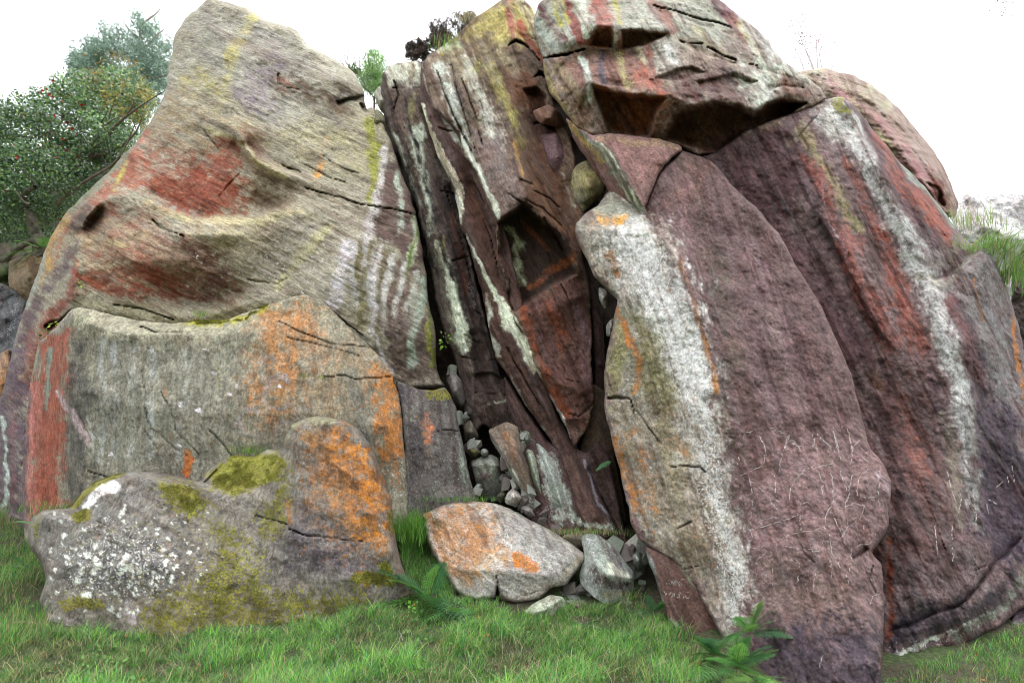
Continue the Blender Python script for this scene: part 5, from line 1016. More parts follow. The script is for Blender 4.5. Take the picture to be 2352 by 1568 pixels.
_gp = np.concatenate([W(*np.array(_gc).T), np.array([[0,0,0],[-3,2,0],[3,2,0],[-6,3,0.05],[6,3,0.05],[0,-4,0],[-8,-2,0],[8,-2,0],[0,8,1.0],[4,8,1.2],[-3,8,1.1],[8,8,1.8],[-9,10,2.0],[12,12,2.2],[0,14,1.6]])])
def ground_z(x, y):
    x = np.asarray(x, float); y = np.asarray(y, float); num = 0; den = 0
    for p in _gp:
        d2 = (x-p[0])**2+(y-p[1])**2; w = np.exp(-np.sqrt(d2)/.5)+1e-3/(d2+.3)**1.5; num = num+w*p[2]; den = den+w
    z = num/den; far = sst(16, 60, np.hypot(x, y)); z = z*(1-far)+far*0.8
    return z
def graded(a, b, n, c, w):
    t = np.linspace(-1, 1, n); return c+np.sign(t)*(np.abs(t)*w+(np.abs(t)**5)*((b-a)/2-w))
gx = np.concatenate([-np.geomspace(600, 9, 26), np.linspace(-8.6, 8.6, 230), np.geomspace(9, 600, 26)])
gy = np.concatenate([-np.geomspace(500, 3, 20), np.linspace(-2.4, 11, 190), np.geomspace(11.5, 900, 28)])
MX, MY = np.meshgrid(gx, gy); z = ground_z(MX.ravel(), MY.ravel())
pp = np.stack([MX.ravel(), MY.ravel(), z], -1); near = 1-sst(12, 30, np.hypot(pp[:, 0], pp[:, 1]))
pp[:, 2] += (fbm(pp*[1, 1, 0], 1.6, 3, .5, 91)*.035+fbm(pp*[1, 1, 0], 7, 3, .5, 92)*.014)*near
nx_, ny_ = len(gx), len(gy); ii = np.arange(nx_*ny_).reshape(ny_, nx_)
gq = np.stack([ii[:-1, :-1], ii[:-1, 1:], ii[1:, 1:], ii[1:, :-1]], -1).reshape(-1, 4)
g = NB('turf_and_soil'); Pn = g.n('ShaderNodeTexCoord').outputs['Object']
gcol = g.mix(g.rng(g.noise(Pn, 2.2, 5, .6), .42, .6), (.055, .085, .022), (.075, .062, .038))
gcol = g.mix(g.rng(g.noise(Pn, 30, 6, .7), .35, .68), g.mix(1.0, gcol, (.5, .5, .5), 'MULTIPLY'), g.mix(1.0, gcol, (1.3, 1.3, 1.2), 'MULTIPLY'))
g.l(gcol, g.b.inputs['Base Color']); g.b.inputs['Roughness'].default_value = .95
bp = g.n('ShaderNodeBump', _Strength=.7, _Distance=.04); g.l(g.noise(Pn, 22, 8, .7), bp.inputs['Height']); g.l(bp.outputs[0], g.b.inputs['Normal'])
ground = tag(new_obj('ground', pp, (gq, E3), g.m), kind='structure')
def gz(x, y):
    P = np.stack([np.atleast_1d(x), np.atleast_1d(y), np.zeros_like(np.atleast_1d(x), float)], -1)
    return ground_z(P[:, 0], P[:, 1])+fbm(P, 1.6, 3, .5, 91)*.035+fbm(P, 7, 3, .5, 92)*.014

def gyz(px, py):
    """depth at which the line of sight meets the ground"""
    Y = np.arange(3.6, 9, .02); P = W(np.full(len(Y), px), np.full(len(Y), py), Y); k = np.nonzero(P[:, 2] < ground_z(P[:, 0], P[:, 1]))[0]
    return float(Y[k[0]]) if len(k) else 9.0
# ================================================================ blades, leaves, fronds
def leaf_mat(name, c1, c2, rough=.5, trans=.35, scale=3., attr=None):
    g = NB(name); Pn = g.n('ShaderNodeTexCoord').outputs['Object']
    oi = g.n('ShaderNodeAttribute', attribute_name='Tint').outputs['Fac'] if attr else g.noise(Pn, scale, 4, .6)
    c = g.mix(oi if attr else g.rng(oi, .3, .7), c1, c2)
    if attr: c = g.mix(1.0, g.n('ShaderNodeAttribute', attribute_name='Tint').outputs['Color'], (1, 1, 1), 'MULTIPLY')
    g.l(c, g.b.inputs['Base Color']); g.b.inputs['Roughness'].default_value = rough; g.b.inputs['Specular IOR Level'].default_value = .35
    if trans:
        tr = g.n('ShaderNodeBsdfTranslucent'); g.l(c, tr.inputs['Color']); ms = g.n('ShaderNodeMixShader'); ms.inputs[0].default_value = trans
        g.l(g.b.outputs[0], ms.inputs[1]); g.l(tr.outputs[0], ms.inputs[2]); g.l(ms.outputs[0], g.out.inputs['Surface'])
    return g.m
M_GRASS = leaf_mat('grass_blade', None or (0,0,0), (0,0,0), .55, .35, attr=True)
M_LEAF = leaf_mat('leaf', (0,0,0), (0,0,0), .38, .25, attr=True)
M_MOSS = leaf_mat('moss', (0,0,0), (0,0,0), .9, .2, attr=True)
def wood_mat(name, a, b):
    g = NB(name); Pn = g.n('ShaderNodeTexCoord').outputs['Object']
    g.l(g.mix(g.rng(g.noise(Pn, 12, 6, .7), .35, .65), a, b), g.b.inputs['Base Color']); g.b.inputs['Roughness'].default_value = .85
    bp = g.n('ShaderNodeBump', _Strength=.6, _Distance=.02); g.l(g.noise(Pn, 30, 6, .7), bp.inputs['Height']); g.l(bp.outputs[0], g.b.inputs['Normal'])
    return g.m
M_BARK = wood_mat('grey_bark', (.05, .045, .03), (.15, .14, .09)); M_TWIG = wood_mat('pale_twig', (.10, .07, .05), (.20, .15, .11)); M_STICK = wood_mat('stick_bark', (.16, .09, .07), (.26, .17, .13))
def blades(roots, ln, wd, lean, col, seed=0, seg=3, droop=1.0, bias=(0, 0), parent=None, name='grass', mat=None, updir=None):
    """curved tapering blades, one mesh"""
    g = np.random.default_rng(seed); n = len(roots); a = g.uniform(0, 2*math.pi, n)
    dx = np.cos(a)*lean+bias[0]; dy = np.sin(a)*lean+bias[1]; side = np.stack([-np.sin(a+g.normal(0, .6, n)), np.cos(a+g.normal(0, .6, n)), 0*a], -1)
    V = []; 
    for k in range(seg+1):
        t = k/seg; h = ln*(t-.35*droop*lean*t*t); off = ln*(t**1.7)
        c = roots+np.stack([dx*off, dy*off, h], -1); w = wd*(1-t**1.5)*.5+wd*.04
        V += [c-side*w[:, None], c+side*w[:, None]]
    V = np.stack(V, 1).reshape(-1, 3); m = 2*(seg+1); b = np.arange(n)[:, None]*m
    Q = np.concatenate([b+np.array([[2*k, 2*k+1, 2*k+3, 2*k+2]]) for k in range(seg)])
    C = np.repeat(col, m, 0)
    return new_obj(name, V, (Q, E3), mat or M_GRASS, parent=parent, cols={'Tint': C})
def leaves(cent, size, col, seed=0, aspect=.5, name='foliage', parent=None, up=0.0, mat=None, dirs=None):
    g = np.random.default_rng(seed); n = len(cent)
    d = g.normal(0, 1, (n, 3)) if dirs is None else dirs+g.normal(0, .35, (n, 3)); d[:, 2] += up; d /= np.linalg.norm(d, axis=1)[:, None]
    r = g.normal(0, 1, (n, 3)); s = np.cross(d, r); s /= np.linalg.norm(s, axis=1)[:, None]; nn = np.cross(d, s)
    L = (size*g.uniform(.6, 1.25, n))[:, None]; V = np.stack([cent, cent+d*L*.5+s*L*aspect*.5+nn*L*.08, cent+d*L, cent+d*L*.5-s*L*aspect*.5+nn*L*.08], 1).reshape(-1, 3)
    Q = np.arange(n*4).reshape(-1, 4)
    return new_obj(name, V, (Q, E3), mat or M_LEAF, parent=parent, smooth=False, cols={'Tint': np.repeat(col, 4, 0)})
def pal(n, cols, seed, var=.18):
    g = np.random.default_rng(seed); c = np.array(cols)[g.integers(0, len(cols), n)]; return np.clip(c*(1+g.normal(0, var, (n, 1))), .003, .9)
def tube(paths, sides=5):
    V = []; Q = []; off = 0
    for p in paths:
        p = np.array(p, float); n = len(p); T = np.gradient(p[:, :3], axis=0); T /= np.linalg.norm(T, axis=1)[:, None]+1e-9
        ref = np.array([.3, .5, .1]); A = np.cross(T, ref); A /= np.linalg.norm(A, axis=1)[:, None]+1e-9; B = np.cross(T, A)
        for i in range(n):
            for k in range(sides):
                an = 2*math.pi*k/sides; V.append(p[i, :3]+(A[i]*math.cos(an)+B[i]*math.sin(an))*p[i, 3])
        for i in range(n-1):
            for k in range(sides): Q.append((off+i*sides+k, off+i*sides+(k+1) % sides, off+(i+1)*sides+(k+1) % sides, off+(i+1)*sides+k))
        off += n*sides
    return np.array(V), (np.array(Q), E3)
def wobble(a, b, ra, rb, n=8, amp=.05, seed=0):
    g = np.random.default_rng(seed); a = np.array(a, float); b = np.array(b, float); L = np.linalg.norm(b-a); o = g.normal(0, amp*L, 3); o2 = g.normal(0, amp*L*.5, 3); r = []
    for i in range(n):
        t = i/(n-1); p = a+(b-a)*t+o*math.sin(math.pi*t)+o2*math.sin(2*math.pi*t); r.append((*p, ra+(rb-ra)*t))
    return r
def empty(name, loc):
    o = bpy.data.objects.new(name, None); SC.collection.objects.link(o); o.location = loc; o.empty_display_size = .1; return o
def child(o, root):
    """re-seat an object built in world coordinates under an empty"""
    o.parent = root; o.location = -root.location; return o

# ================================================================ grass
GREEN = [(.13,.32,.045),(.10,.26,.05),(.18,.38,.06),(.07,.20,.06),(.25,.40,.10),(.06,.17,.065)]
DRY = [(.42,.34,.18),(.33,.26,.14),(.30,.30,.12)]
def scatter_pix(poly, n, seed, noise_thr=None):
    """ground points whose place in view falls in a region"""
    g = np.random.default_rng(seed); xs = [p[0] for p in poly]; ys = [p[1] for p in poly]; out = []
    tot = 0
    while tot < n:
        m = n*2; wx = g.uniform(-9.5, 8, m*3); wy = g.uniform(3.2, 9, m*3)
        z = ground_z(wx, wy); px, py = unW(np.stack([wx, wy, z], -1)); k = inside(px, py, poly)
        P = np.stack([wx[k], wy[k], gz(wx[k], wy[k])], -1); out.append(P); tot += len(P)
        if len(P) == 0: break
    return np.concatenate(out)[:n]
R_MAIN = [(-120,1440),(60,1440),(105,1440),(150,1450),(400,1465),(620,1455),(800,1410),(930,1400),(1060,1375),(1190,1412),(1310,1395),(1480,1370),(1560,1450),(1650,1480),(1700,1560),(1760,1750),(-200,1750)]
R_LEFT = [(-700,1140),(-160,1160),(0,1180),(60,1230),(100,1290),(110,1380),(110,1470),(-160,1480),(-700,1500)]
R_BANK = [(905,1150),(960,1140),(1010,1160),(985,1230),(1010,1300),(1040,1380),(1040,1420),(945,1430),(925,1300)]
R_RIGHT = [(1990,1750),(2015,1600),(2030,1560),(2150,1515),(2240,1485),(2330,1452),(2470,1420),(2900,1380),(2900,1750)]
FERN_AT = [(*W(px, py, gyz(px, py)-.02)[:2], r) for px, py, r in ((985,1395,.3),(1025,1412,.25),(1500,1410,.25),(1345,1435,.2),(70,1310,.3))]+[(*W(px, py, Y)[:2], .3) for px, py, Y in ((1700,1540,4.25),(1735,1560,4.0),(1640,1500,4.65))]
def grass_patch(poly, n, ln, seed, lean=.5, dry=.08, wd=.0042, bias=(0, 0), patch=True):
    P = scatter_pix(poly, n, seed); n = len(P); g = np.random.default_rng(seed+1)
    cl = fbm(P*[1, 1, 0], 2.6, 4, .6, 77); c2 = fbm(P*[1, 1, 0], 8, 2, .55, 78)
    C = pal(n, GREEN, seed+2); C *= (1+.65*cl[:, None]+.25*c2[:, None]); dm = g.random(n) < dry*(1+2.2*np.clip(-cl, 0, 1)); C[dm] = pal(int(dm.sum()), DRY, seed+3)
    L = ln*g.uniform(.45, 1.3, n)*(1+.7*c2+.35*cl); L = np.clip(L, ln*.25, ln*2)
    P[:, 2] -= .01
    for (fx, fy, fr_) in FERN_AT:
        L = np.where((P[:, 0]-fx)**2+(P[:, 1]-fy)**2 < fr_**2, L*.45, L)
    return P, L, np.full(n, wd)*g.uniform(.6, 1.4, n), np.clip(C, .004, .6), g.uniform(.25, 1., n)*lean
parts = [grass_patch(R_MAIN, 70000, .09, 11, 1.05, .13, .0048, bias=(0, 0)), grass_patch(R_LEFT, 34000, .13, 12, .6, .22), grass_patch(R_BANK, 13000, .14, 13, .8, .08), grass_patch(R_RIGHT, 30000, .055, 14, .8, .16, .0035)]
P = np.concatenate([p[0] for p in parts]); L = np.concatenate([p[1] for p in parts]); Wd = np.concatenate([p[2] for p in parts]); C = np.concatenate([p[3] for p in parts]); LE = np.concatenate([p[4] for p in parts])
grass = blades(P, L, Wd, LE, C, seed=21, bias=(.12, -.06)); grass.name = 'grass'; tag(grass, kind='stuff')
tag(grass, 'lush green grass with a few dry blades at the foot of the crag', 'grass')
def tuft(name, label, px, py, Y, n, ln, spread, cols, seed, lean=.6, cat='grass tuft', bias=(0, 0), wd=.006, droop=1., group=None):
    c = W(px, py, Y); g = np.random.default_rng(seed); R = c+g.normal(0, 1, (n, 3))*np.array(spread)
    o = blades(R, ln*g.uniform(.5, 1.2, n), np.full(n, wd), g.uniform(.2, 1, n)*lean, pal(n, cols, seed+1), seed=seed, bias=bias, droop=droop)
    # re-centre on its base
    v = np.empty(len(o.data.vertices)*3, np.float32); o.data.vertices.foreach_get('co', v); v = v.reshape(-1, 3)-c.astype(np.float32); o.data.vertices.foreach_set('co', v.ravel()); o.location = c
    o.name = name; tag(o, label, cat, group, 'stuff'); return o
LG = [(.16,.34,.05),(.22,.40,.07),(.12,.26,.06),(.38,.36,.16)]
tuft('grass_tuft', 'long drooping grass tuft hanging over the right end of the striped slab', 2268, 575, 6.3, 420, .34, (.16,.12,.05), LG, 31, 1.3, bias=(.35,-.45), droop=2.6)
tuft('grass_tuft', 'wispy pale grass behind the right-edge tuft, against the washed-out rock', 2235, 520, 7.2, 220, .32, (.25,.1,.05), [(.30,.40,.14),(.4,.4,.2)], 32, .6)
tuft('grass_tuft', 'dark trailing grass hanging at the right edge, lowest of the hanging tufts', 2315, 640, 6.3, 350, .5, (.08,.1,.1), LG, 33, .7, bias=(.3,-.3), droop=3.0)
tuft('grass_tuft', 'small bright tuft growing on the mossy ledge of the grey block', 462, 727, 6.02, 70, .09, (.05,.01,.01), LG, 34, .8, wd=.004)
tuft('grass_tuft', 'small tuft between the mossy boulder saddle and the wall behind', 572, 1040, 5.85, 130, .12, (.09,.02,.01), LG, 35, .8, wd=.005)
tuft('grass_tuft', 'spiky grass on the sloping top edge of the tall brown slab', 1045, 112, 8.1, 180, .30, (.18,.05,.02), LG+DRY, 36, .6, wd=.008)
tuft('grass_tuft', 'dry straw-coloured grass topmost on the yellow slab edge', 1100, 48, 8.25, 200, .25, (.2,.08,.04), DRY+[(.4,.34,.2)], 37, .6, wd=.008)
tuft('grass_tuft', 'dry grass clump on the low shelf above the big angular stone', 1345, 1225, 6.02, 500, .07, (.22,.04,.01), DRY+GREEN[:2], 38, .9, wd=.004)
tuft('grass_tuft', 'tall bright grass filling the bank between the mossy boulder and the flat boulder', 945, 1230, 6.0, 1100, .22, (.12,.10,.06), GREEN[:3]+LG[:2], 45, .8, wd=.005)
tuft('grass_tuft', 'sprig of fresh grass at the top of the flat boulder beside the bank', 1060, 1150, 6.15, 260, .07, (.22,.02,.01), GREEN, 39, .8, wd=.004)
tuft('grass_tuft', 'weedy tuft beneath the rust stripe at the left end, before the boulder', 100, 1175, 6.3, 200, .14, (.22,.05,.02), GREEN+DRY, 40, .7, wd=.005)
# broad-leaved weeds and dead stems among the grass
WP = np.concatenate([scatter_pix(R_MAIN, 2600, 61), scatter_pix(R_LEFT, 500, 62)]); wk = fbm(WP*[1, 1, 0], 3.0, 3, .6, 63) > .18; WP = WP[wk]; WP[:, 2] += RNG.uniform(.015, .05, len(WP))
o = leaves(WP, .032, pal(len(WP), [(.10,.24,.05),(.16,.32,.07),(.08,.18,.05)], 64), 65, .75, up=.3); o.name = 'clover'; tag(o, 'patches of small round-leaved weeds mixed into the grass', 'weeds', kind='stuff')
DP = np.concatenate([scatter_pix(R_MAIN, 900, 66), scatter_pix(R_LEFT, 500, 67)]); n_ = len(DP)
o = blades(DP, RNG.uniform(.07, .2, n_), np.full(n_, .0028), RNG.uniform(.5, 1.6, n_), pal(n_, [(.50,.42,.26),(.40,.32,.18),(.55,.50,.34)], 68), seed=69); o.name = 'dead_stems'; tag(o, 'pale dead stems bent over in the grass', 'dead grass', kind='stuff')
# leaf litter
g = np.random.default_rng(3); LP = scatter_pix(R_MAIN, 150, 51); LP = np.concatenate([LP, scatter_pix(R_RIGHT, 70, 52)]); LP[:, 2] += .03
o = leaves(LP, .028, pal(len(LP), [(.38,.14,.03),(.45,.25,.05),(.25,.12,.06)], 53), 54, .7); o.name = 'fallen_leaves'; tag(o, 'scattered orange and brown fallen leaves lying in the grass', 'leaves', kind='stuff')

# ================================================================ moss cushions as real relief on the rocks
def moss_on(key, thr=.5, n=9000, seed=1, ln=.016, cols=None, poly=None, lo=(.09,.09,.02), hi=(.42,.42,.07)):
    R = ROCK[key]; w = np.clip(R['M'][:, 2]-thr, 0, 1); w[~np.isfinite(w)] = 0
    w = w*(fbm(R['P'], 9, 3, .6, 61) > -.12)
    if poly is not None: w = w*inside(R['X'], R['Y'], poly)
    g = np.random.default_rng(seed); i = g.choice(len(w), n, p=w/w.sum())
    P = R['P'][i]+g.normal(0, .006, (n, 3)); t = np.clip(.5+.5*fbm(P, 6, 3, .6, 62)+g.normal(0, .2, n), 0, 1)[:, None]
    C = np.array(lo)*(1-t)+np.array(hi)*t
    o = leaves(P, ln, C, seed, .55, name='moss', parent=R['ob'], up=.4, mat=M_MOSS, dirs=np.tile([0., -1., .4], (n, 1))); o.location = -np.array(R['ob'].location); o['kind'] = 'stuff'
moss_on('D', .50, 26000, 1, .012); moss_on('B', .6, 4000, 2, .012)

# ================================================================ ferns
def fern_frond(root, name, base, tip, length, seed, width=.30, cols=GREEN[:4], npin=13, sag=.3):
    g = np.random.default_rng(seed); base = np.array(base, float); d = np.array(tip, float)-base; d /= np.linalg.norm(d)
    side = np.cross(d, [0, 0, 1]); side /= np.linalg.norm(side)+1e-9; upv = np.cross(side, d); roll = g.uniform(-.5, .5); s2 = side*math.cos(roll)+upv*math.sin(roll)
    V = []; T = []; C = []; col = pal(1, cols, seed, .15)[0]
    def pt(t): return base+d*length*t+np.array([0, 0, -1])*length*sag*t*t
    V0 = [pt(t) for t in np.linspace(0, 1, 9)]
    for q in range(8):
        a, b = V0[q], V0[q+1]; k = len(V); w = .0025; V += [a-s2*w, a+s2*w, b+s2*w*.7, b-s2*w*.7]; T += [(k, k+1, k+2), (k, k+2, k+3)]; C += [np.array([.10, .09, .03])]*4
    for q in range(npin):
        t = .12+.88*q/npin; L = length*width*.85*math.sin(math.pi*min(1, t*.80+.15))*(1-.1*g.random())*(1-t*.35)
        for sg in (-1, 1):
            a = pt(t); dr = s2*sg*.93+d*.36+np.array([0, 0, -.12])+g.normal(0, .05, 3); dr /= np.linalg.norm(dr); nw = d-dr*np.dot(d, dr); nw /= np.linalg.norm(nw)
            m = 5; pw = length/npin*.78
            for k in range(m):
                u0 = k/m; u1 = (k+.8)/m; c0 = a+dr*L*u0; c1 = a+dr*L*u1; w0 = pw*(1-u0)*1.0+.001
                b0 = len(V); V += [c0, c1, (c0+c1)/2+nw*w0+dr*L*.06, (c0+c1)/2-nw*w0+dr*L*.06]; T += [(b0, b0+1, b0+2), (b0, b0+3, b0+1)]; C += [col*g.uniform(.8, 1.2)]*4
    o = new_obj(name, np.array(V), (E4, np.array(T)), M_LEAF, smooth=False, cols={'Tint': np.array(C)}); return child(o, root)
FG = [(.10,.28,.08),(.15,.35,.10),(.09,.23,.10),(.20,.40,.09)]
def fern(label, px, py, Y, fr, ln, seed, cols=FG, dirs=None):
    if Y is None: Y = gyz(px, py)-.02
    c = W(px, py, Y); r = empty('fern', c); tag(r, label, 'fern'); g = np.random.default_rng(seed)
    for k in range(fr):
        if dirs: dx, dy, dz = dirs[k % len(dirs)]; dx += g.normal(0, .12); dz += g.normal(0, .12)
        else: a = g.uniform(0, 2*math.pi); dx, dy, dz = math.cos(a), -abs(math.sin(a))*.8, g.uniform(.2, 1)
        fern_frond(r, 'frond', c, c+np.array([dx, dy, dz]), ln*g.uniform(.75, 1.15), seed*31+k, cols=cols)
    return r
fern('bushy green fern between the mossy boulder and the flat boulder', 985, 1375, None, 16, .62, 1, dirs=[(-.6,-.3,.7),(.3,-.4,.7),(.2,-.9,.2),(-.1,-.9,0),(.5,-.6,.1),(-.7,-.4,.2),(.1,-.7,-.4),(.4,-.5,-.5),(-.2,-.5,.9)])
fern('lower small fern drooping into the grass beside the flat boulder', 1030, 1408, None, 7, .36, 2, dirs=[(.4,-.5,-.2),(-.4,-.5,-.1),(0,-.8,.2),(.7,-.3,.2),(.3,-.5,.5)])
fern('tall dark fern climbing the foot of the purple slab, lower right', 1690, 1535, 4.3, 15, .38, 3, dirs=[(.5,-.2,1),(.7,-.2,.6),(.2,-.3,1),(-.4,-.4,.8),(-.8,-.4,.3),(.1,-.8,.4),(.8,-.5,.1),(-.2,-.8,.1),(.45,-.1,1.1),(-.6,-.4,.6),(.3,-.7,.7),(.6,-.4,.8)])
fern('fern spray on the purple slab above the tall dark fern', 1722, 1455, 4.5, 9, .34, 4, dirs=[(.3,-.2,1),(.7,-.2,.6),(-.3,-.4,.6),(.5,-.3,.2),(-.6,-.3,.1),(.1,-.3,1)])
fern('low spreading fern at the bottom, right of the tall dark fern', 1735, 1560, 4.0, 8, .28, 5, dirs=[(.8,-.4,.1),(.5,-.7,.1),(-.3,-.8,.2),(.9,-.2,.4),(-.8,-.4,.2),(.1,-.8,.5)])
fern('fern at the foot of the scratched dark block, in its left corner', 1640, 1505, 4.6, 9, .40, 6, dirs=[(-.6,-.4,.6),(-.3,-.6,.8),(-.8,-.4,.2),(.2,-.6,.9),(-.5,-.7,.1),(-.1,-.8,.3)])
fern('small fern in the dark corner between the big angular stone and the scratched block', 1500, 1410, None, 8, .3, 7, dirs=[(-.2,-.4,.9),(-.6,-.4,.4),(.3,-.5,.5),(-.5,-.7,0),(0,-.8,.4),(.2,-.4,.9)])
fern('single fern frond sticking out of the dark gap left of the white pillar', 1405, 1058, 6.0, 3, .22, 8, dirs=[(-1,-.3,-.1),(-.9,-.4,.05),(-.8,-.4,-.3)])
fern('fern with dark fronds hanging beside the left end of the mossy boulder', 70, 1310, None, 9, .38, 9, dirs=[(-.6,-.5,.4),(.1,-.5,-.8),(-.4,-.5,-.6),(-.8,-.3,.1),(-.2,-.6,-.9),(.1,-.3,-.4),(-.5,-.4,.8),(-.9,-.2,.5)])
fern('young fern behind the mossy boulder at its upper left shoulder', 85, 1205, 5.8, 4, .22, 10, cols=[(.14,.34,.12)], dirs=[(-.7,-.2,.5),(.6,-.2,.3),(-.3,-.2,.9),(.1,-.3,.6)])
fern('bright fern growing from the bare rock under the holly bush', 92, 570, 9.1, 4, .5, 11, cols=[(.14,.32,.06)], dirs=[(-.3,-.3,-.6),(-.8,-.3,-.1),(.3,-.3,.2),(-.6,-.2,.3)])
fern('fern sprig in the grass below the pale green stone', 1345, 1435, None, 5, .2, 12, dirs=[(-.6,-.4,.4),(.6,-.4,.4),(0,-.7,.5),(-.8,-.3,.1),(.9,-.3,.1)])
def sprig(label, px, py, Y, n, r, cols, seed, size=.04):
    c = W(px, py, Y); g = np.random.default_rng(seed); P = c+g.normal(0, 1, (n, 3))*r
    o = leaves(P, size, pal(n, cols, seed), seed, .7); o['kind'] = 'stuff'; v = np.empty(len(o.data.vertices)*3, np.float32); o.data.vertices.foreach_get('co', v); v = v.reshape(-1, 3)-c.astype(np.float32); o.data.vertices.foreach_set('co', v.ravel()); o.location = c
    o.name = 'ivy_sprig'; tag(o, label, 'plant'); return o
YG = [(.42,.46,.05),(.25,.38,.05)]
sprig('tiny yellow-green sprig in the cave-like crack, lower left of the nose', 122, 745, 6.6, 8, .03, YG, 1); sprig('yellow-green sprig above the dark crack at the nose of the left buttress', 190, 655, 6.45, 7, .03, YG, 2)
sprig('green clump in the left end of the dark crack', 103, 768, 6.7, 14, .03, [(.08,.2,.03)], 3); sprig('bright sprig beside the mossy crack in the centre', 1020, 780, 7.1, 22, .045, [(.22,.4,.05)], 4)
sprig('little leafy plant on the upper ledge of the tall brown slab', 1105, 160, 7.5, 30, .07, YG, 5, .05); sprig('yellow flower-like sprig below the heather bushes', 1030, 138, 7.9, 10, .04, [(.6,.5,.03)], 6, .06)
sprig('leafy sprig on the foot of the mossy boulder beside the fern', 955, 1400, 5.1, 26, .035, [(.16,.36,.04)], 7)

# ================================================================ twigs lying about
def stick(label, a, b, r, seed):
    c = W(*a); V, Fc = tube([wobble(c, W(*b), r, r*.6, 10, .03, seed)], 7); tag(new_obj('stick', V, Fc, M_STICK, base=c), label, 'stick')
stick('reddish stick poking out from the left foot of the mossy boulder', (28,1430,5.0), (104,1432,4.95), .012, 1)
stick('short broken purple-grey stick in the grass, bottom centre', (1082,1562,4.15), (1150,1564,4.12), .016, 2)
stick('small dead twig in the grass right of the centre bottom', (705,1382,5.0), (1000,1382,5.2), .0, 3) if False else None

# ================================================================ trees and bushes
def crown(root, ells, n, size, cols, seed, aspect=.5, name='crown', up=0, hollow=.55, thr=-.35, fr=2.2, dirs=False, mat=None):
    """ells: (px,py,rx_px,ry_px,Y,depth radius)"""
    g = np.random.default_rng(seed); wts = np.array([e[2]*e[3] for e in ells], float); wts /= wts.sum(); out = []; D = []
    for e, w in zip(ells, wts):
        m = int(n*w*2.2); c = W(e[0], e[1], e[4]); k = e[4]/F*1.02; v = g.normal(0, 1, (m, 3)); v /= np.linalg.norm(v, axis=1)[:, None]; r = g.uniform(hollow**3, 1, m)**(1/3.)
        P = c+v*r[:, None]*np.array([e[2]*k, e[5], e[3]*k]); out.append(P); D.append(v)
    P = np.concatenate(out); D = np.concatenate(D); keep = fbm(P, fr, 3, .6, seed+1) > thr+g.uniform(-.25, .25, len(P)); P = P[keep][:n]; D = D[keep][:n]
    t = fbm(P, 1.2, 2, .5, seed+3); C = pal(len(P), cols, seed+2, .25)*(1+.3*t[:, None]); C = np.clip(C, .004, .9)
    o = leaves(P, size, C, seed+4, aspect, name=name, up=up, dirs=D if dirs else None, mat=mat); child(o, root); o.name = name; o['kind'] = 'stuff'
    return P
# holly at the left
hr = empty('holly_tree', W(60,600,9.8)); tag(hr, 'dense dark green holly with red berries and crooked pale branches, leftmost', 'tree')
HE = [(40,340,120,95,9.6,1.0),(150,300,120,80,9.7,1.0),(230,250,95,70,9.8,.9),(290,215,60,55,9.9,.7),(250,330,80,60,9.7,.8),(110,420,130,90,9.6,1.0),(20,480,90,80,9.6,.9),(200,380,80,60,9.8,.8),(-60,400,120,150,9.6,1.),(110,500,70,50,9.7,.7),(310,290,30,50,9.9,.4),(60,540,60,30,9.8,.5),(190,215,70,50,9.9,.7),(110,265,80,45,9.8,.8),(30,275,70,40,9.7,.7),(250,170,45,30,10,.5),(300,250,55,60,9.8,.6),(330,245,30,60,9.9,.4)]
crown(hr, HE, 72000, .056, [(.15,.28,.10),(.09,.18,.07),(.22,.37,.12),(.20,.30,.18),(.34,.46,.16),(.40,.46,.42),(.07,.14,.06)], 101, .55, hollow=.3, thr=-.07, fr=3.8)
crown(hr, [(270,175,85,40,9.6,.7),(300,230,50,70,9.6,.6),(240,215,80,50,9.6,.5)], 2400, .05, [(.42,.27,.05),(.34,.34,.07),(.45,.33,.12)], 102, .5, 'turning_foliage', hollow=.1, thr=.1)
g = np.random.default_rng(8); bp_ = crown(hr, HE[:6], 380, .055, [(.45,.03,.03)], 103, .9, 'berries', hollow=.85, thr=.12, fr=1.6)
tk = [wobble(W(85,640,9.7), W(92,560,9.6), .16, .12, 6, .05, 1), wobble(W(100,590,9.6), W(85,540,9.5), .11, .10, 5, .05, 2), wobble(W(85,545,9.5), W(60,480,9.4), .10, .06, 6, .08, 3), wobble(W(90,550,9.5), W(0,600,9.3), .06, .045, 8, .05, 4),
      wobble(W(60,480,9.4), W(80,430,9.0), .05, .04, 6, .08, 5), wobble(W(80,430,9.0), W(35,350,8.9), .04, .02, 8, .08, 6), wobble(W(70,470,9.0), W(20,430,8.9), .03, .015, 7, .1, 7), wobble(W(90,540,9.5), W(140,570,9.4), .07, .05, 5, .08, 8)]
V, Fc = tube(tk, 7); child(new_obj('trunk', V, Fc, M_BARK), hr)
br = [wobble(W(200+k*4,350+(k % 3)*10,9.6), W(240+k*22,270-(k*37 % 70),9.3), .03, .008, 8, .08, 20+k) for k in range(5)]+[wobble(W(130,470,9.4), W(310,285,9.2), .035, .008, 10, .04, 30), wobble(W(250,300,9.4), W(380,208,9.3), .02, .006, 8, .06, 31)]
for k in range(22):
    x, y = g.uniform(-10, 280), g.uniform(280, 520); br.append(wobble(W(x, y, 9.4), W(x+g.uniform(-60, 60), y-g.uniform(20, 70), 8.95), .012, .004, 6, .1, 40+k))
V, Fc = tube(br, 5); child(new_obj('branches', V, Fc, M_TWIG), hr)
